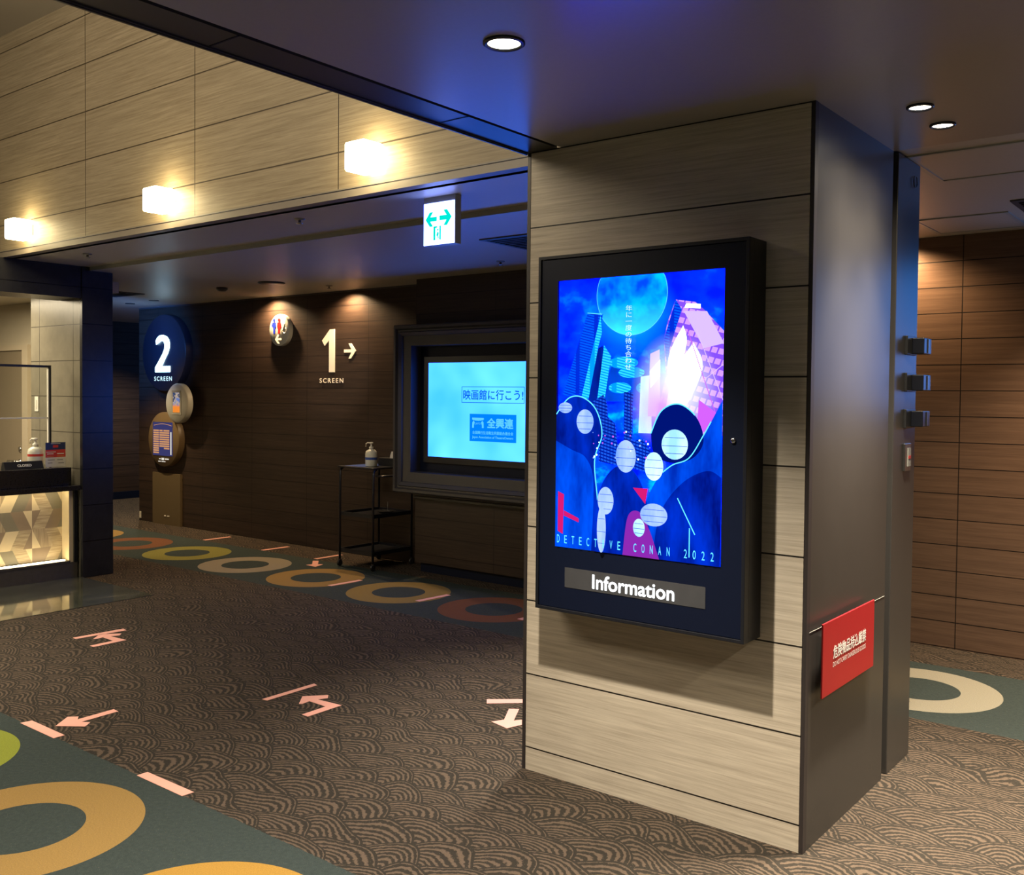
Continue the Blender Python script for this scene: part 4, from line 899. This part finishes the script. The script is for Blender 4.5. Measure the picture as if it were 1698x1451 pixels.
# items on the counter
UZ = 0.945
ac = thing('acrylic_screen', (-8.27, 2.5, UZ), 'clear framed acrylic screen standing on the ticket counter', 'screen')
ya, yb_ = 0.9, 4.085
mb = MB().box(-8.285, -8.265, ya, yb_, 1.795, 1.815).box(-8.285, -8.265, yb_-0.018, yb_, UZ, 1.795); mb.build('frame', 'dark_plastic', ac)
mb = MB().box(-8.282, -8.268, ya, yb_-0.018, 1.360, 1.372).box(-8.286, -8.264, yb_-0.028, yb_-0.020, UZ, 1.785); mb.build('rail', 'white_plastic', ac)
box('pane', 'acrylic', -8.277, -8.273, ya, yb_-0.02, 1.372, 1.795, ac)
cs = thing('closed_sign', (-8.20, 3.81, UZ), 'black closed sign lying across the ticket counter', 'sign')
MB().prism([(-8.24, UZ), (-8.16, UZ), (-8.19, UZ+0.062), (-8.215, UZ+0.062)], 3.652, 3.968, 'y').build('block', 'dark_plastic', cs)
def slant(o, x_at, lean):   # lean lettering back onto a sloping face
    for v in o.data.vertices: v.co.x -= (v.co.z+absloc(o.parent).z-UZ)*lean
lt = text('lettering', 'CLOSED', 'white_letter', cs, (3.755, 3.872, UZ+0.020, UZ+0.040), -8.1595, '+x', 0.0015, bold=0.03); slant(lt, 0, 0.484)
pb2 = pump_bottle((-8.30, 3.965, UZ), 'white pump bottle behind the closed sign on the ticket counter', 1.12)
MB().lathe((-8.30, 3.965, UZ), [(0.0622, 0.095), (0.0622, 0.115)], 28, cap=False).build('label', 'label_red', pb2)
fl = thing('price_card', (-8.2, 4.09, UZ), 'red and navy price card in a clear stand at the counter end', 'card')
mb = MB().box(-8.203, -8.200, 3.998, 4.178, UZ, UZ+0.215); mb.build('stand', 'acrylic', fl)
mb = MB(); xc = -8.1995
for (z0_, z1_, m_) in ((0.150, 0.212, 0), (0.085, 0.150, 1), (0.004, 0.085, 2)): mb.box(xc, xc+0.0008, 4.002, 4.174, UZ+z0_, UZ+z1_, m_)
for (a_, b_, c_, d_, m_) in ((4.065, 4.11, 0.168, 0.190, 1), (4.05, 4.13, 0.20, 0.205, 2), (4.01, 4.09, 0.128, 0.134, 2), (4.015, 4.07, 0.112, 0.119, 2), (4.10, 4.16, 0.112, 0.119, 2), (4.015, 4.07, 0.090, 0.097, 3), (4.10, 4.16, 0.092, 0.099, 3), (4.02, 4.08, 0.060, 0.066, 4), (4.10, 4.15, 0.060, 0.066, 4), (4.02, 4.06, 0.035, 0.040, 4), (4.11, 4.16, 0.032, 0.038, 4)): mb.box(xc+0.0008, xc+0.0014, a_, b_, UZ+c_, UZ+d_, m_)
mb.build('card', ['label_navy', 'label_red', 'label_white', 'label_orange', 'print_grey'], fl)

# ------------------------------------------------------------------ pink floor tape
def tape(name, pts, label, group):
    o = MB().prism(pts, 0.0006, 0.0022, 'z').build(name, 'tape_pink'); tag(o, label, 'floor tape', group); return o
G1 = 'pink tape strips on the carpet'; G2 = 'pink tape arrows on the carpet'
tape('tape_strip', [(-4.71, 2.172), (-4.384, 2.172), (-4.384, 2.224), (-4.70, 2.224)], 'pink tape strip on the edge of the teal border beside the lime ring', G1)
tape('tape_strip', [(-3.692, 2.178), (-3.366, 2.178), (-3.363, 2.230), (-3.692, 2.226)], 'pink tape strip on the edge of the teal border above the ochre ring', G1)
tape('tape_strip', [(-6.090, 3.145), (-6.045, 3.140), (-6.010, 3.470), (-6.068, 3.482)], 'pink tape strip nearest the stone floor strip', G1)
tape('tape_strip', [(-4.122, 3.138), (-4.083, 3.142), (-4.090, 3.480), (-4.127, 3.490)], 'pink tape strip in the middle of the open carpet', G1)
tape('tape_strip', [(-3.178, 3.835), (-2.93, 4.055), (-2.97, 4.105), (-3.222, 3.888)], 'pink tape strip running behind the left edge of the pillar', G1)
def ln_strip(a, b, w_=0.03):
    a = Vector(a); b = Vector(b); d = (b-a).normalized(); n_ = Vector((-d.y, d.x))*w_
    return [tuple(a+n_), tuple(a-n_), tuple(b-n_), tuple(b+n_)]
for a, b, lb in (((-9.07, 6.138), (-9.065, 6.469), 'pink tape strip under the dark wall, farthest along it'), ((-8.05, 6.124), (-8.04, 6.45), 'pink tape strip under the dark wall below the restroom sign'),
                 ((-7.25, 6.141), (-7.245, 6.47), 'pink tape strip under the dark wall beside the trolley'), ((-6.15, 5.36), (-6.13, 5.692), 'pink tape strip across the ochre ring in front of the trolley'),
                 ((-5.18, 5.40), (-5.155, 5.732), 'pink tape strip across the yellow ring in front of the framed screen'), ((-4.20, 5.429), (-4.18, 5.74), 'pink tape strip on the rust ring half hidden by the pillar')):
    tape('tape_strip', ln_strip(a, b, 0.024), lb, G1)
arrowP = [(-4.538, 2.257), (-4.424, 2.344), (-4.463, 2.389), (-4.500, 2.366), (-4.510, 2.560), (-4.558, 2.563), (-4.549, 2.371), (-4.585, 2.395), (-4.622, 2.359)]
tape('tape_arrow', arrowP, 'pink tape arrow on the carpet pointing at the lime ring', G2)
bent = [(-3.915, 3.211), (-3.901, 3.222), (-3.907, 3.274), (-3.777, 3.270), (-3.772, 3.113), (-3.725, 3.111), (-3.730, 3.335), (-3.898, 3.320), (-3.873, 3.368), (-3.912, 3.405), (-3.998, 3.302)]
tape('tape_arrow', bent, 'bent pink tape arrow in the middle of the open carpet', G2)
tape('tape_arrow', [(a-2.045, b+0.0) for a, b in bent], 'bent pink tape arrow nearest the stone floor strip', G2)
tape('tape_arrow', [(-2.864, 3.608), (-2.839, 3.694), (-2.883, 3.751), (-2.906, 3.715), (-2.993, 3.870), (-3.036, 3.841), (-2.951, 3.695), (-2.982, 3.635)], 'pink tape arrow at the foot of the pillar', G2)
tape('tape_arrow', [(-7.057, 5.867), (-6.919, 5.859), (-6.965, 5.991), (-7.001, 5.960), (-7.143, 6.089), (-7.184, 6.053), (-7.041, 5.925)], 'pink tape arrow in front of the trolley', G2)
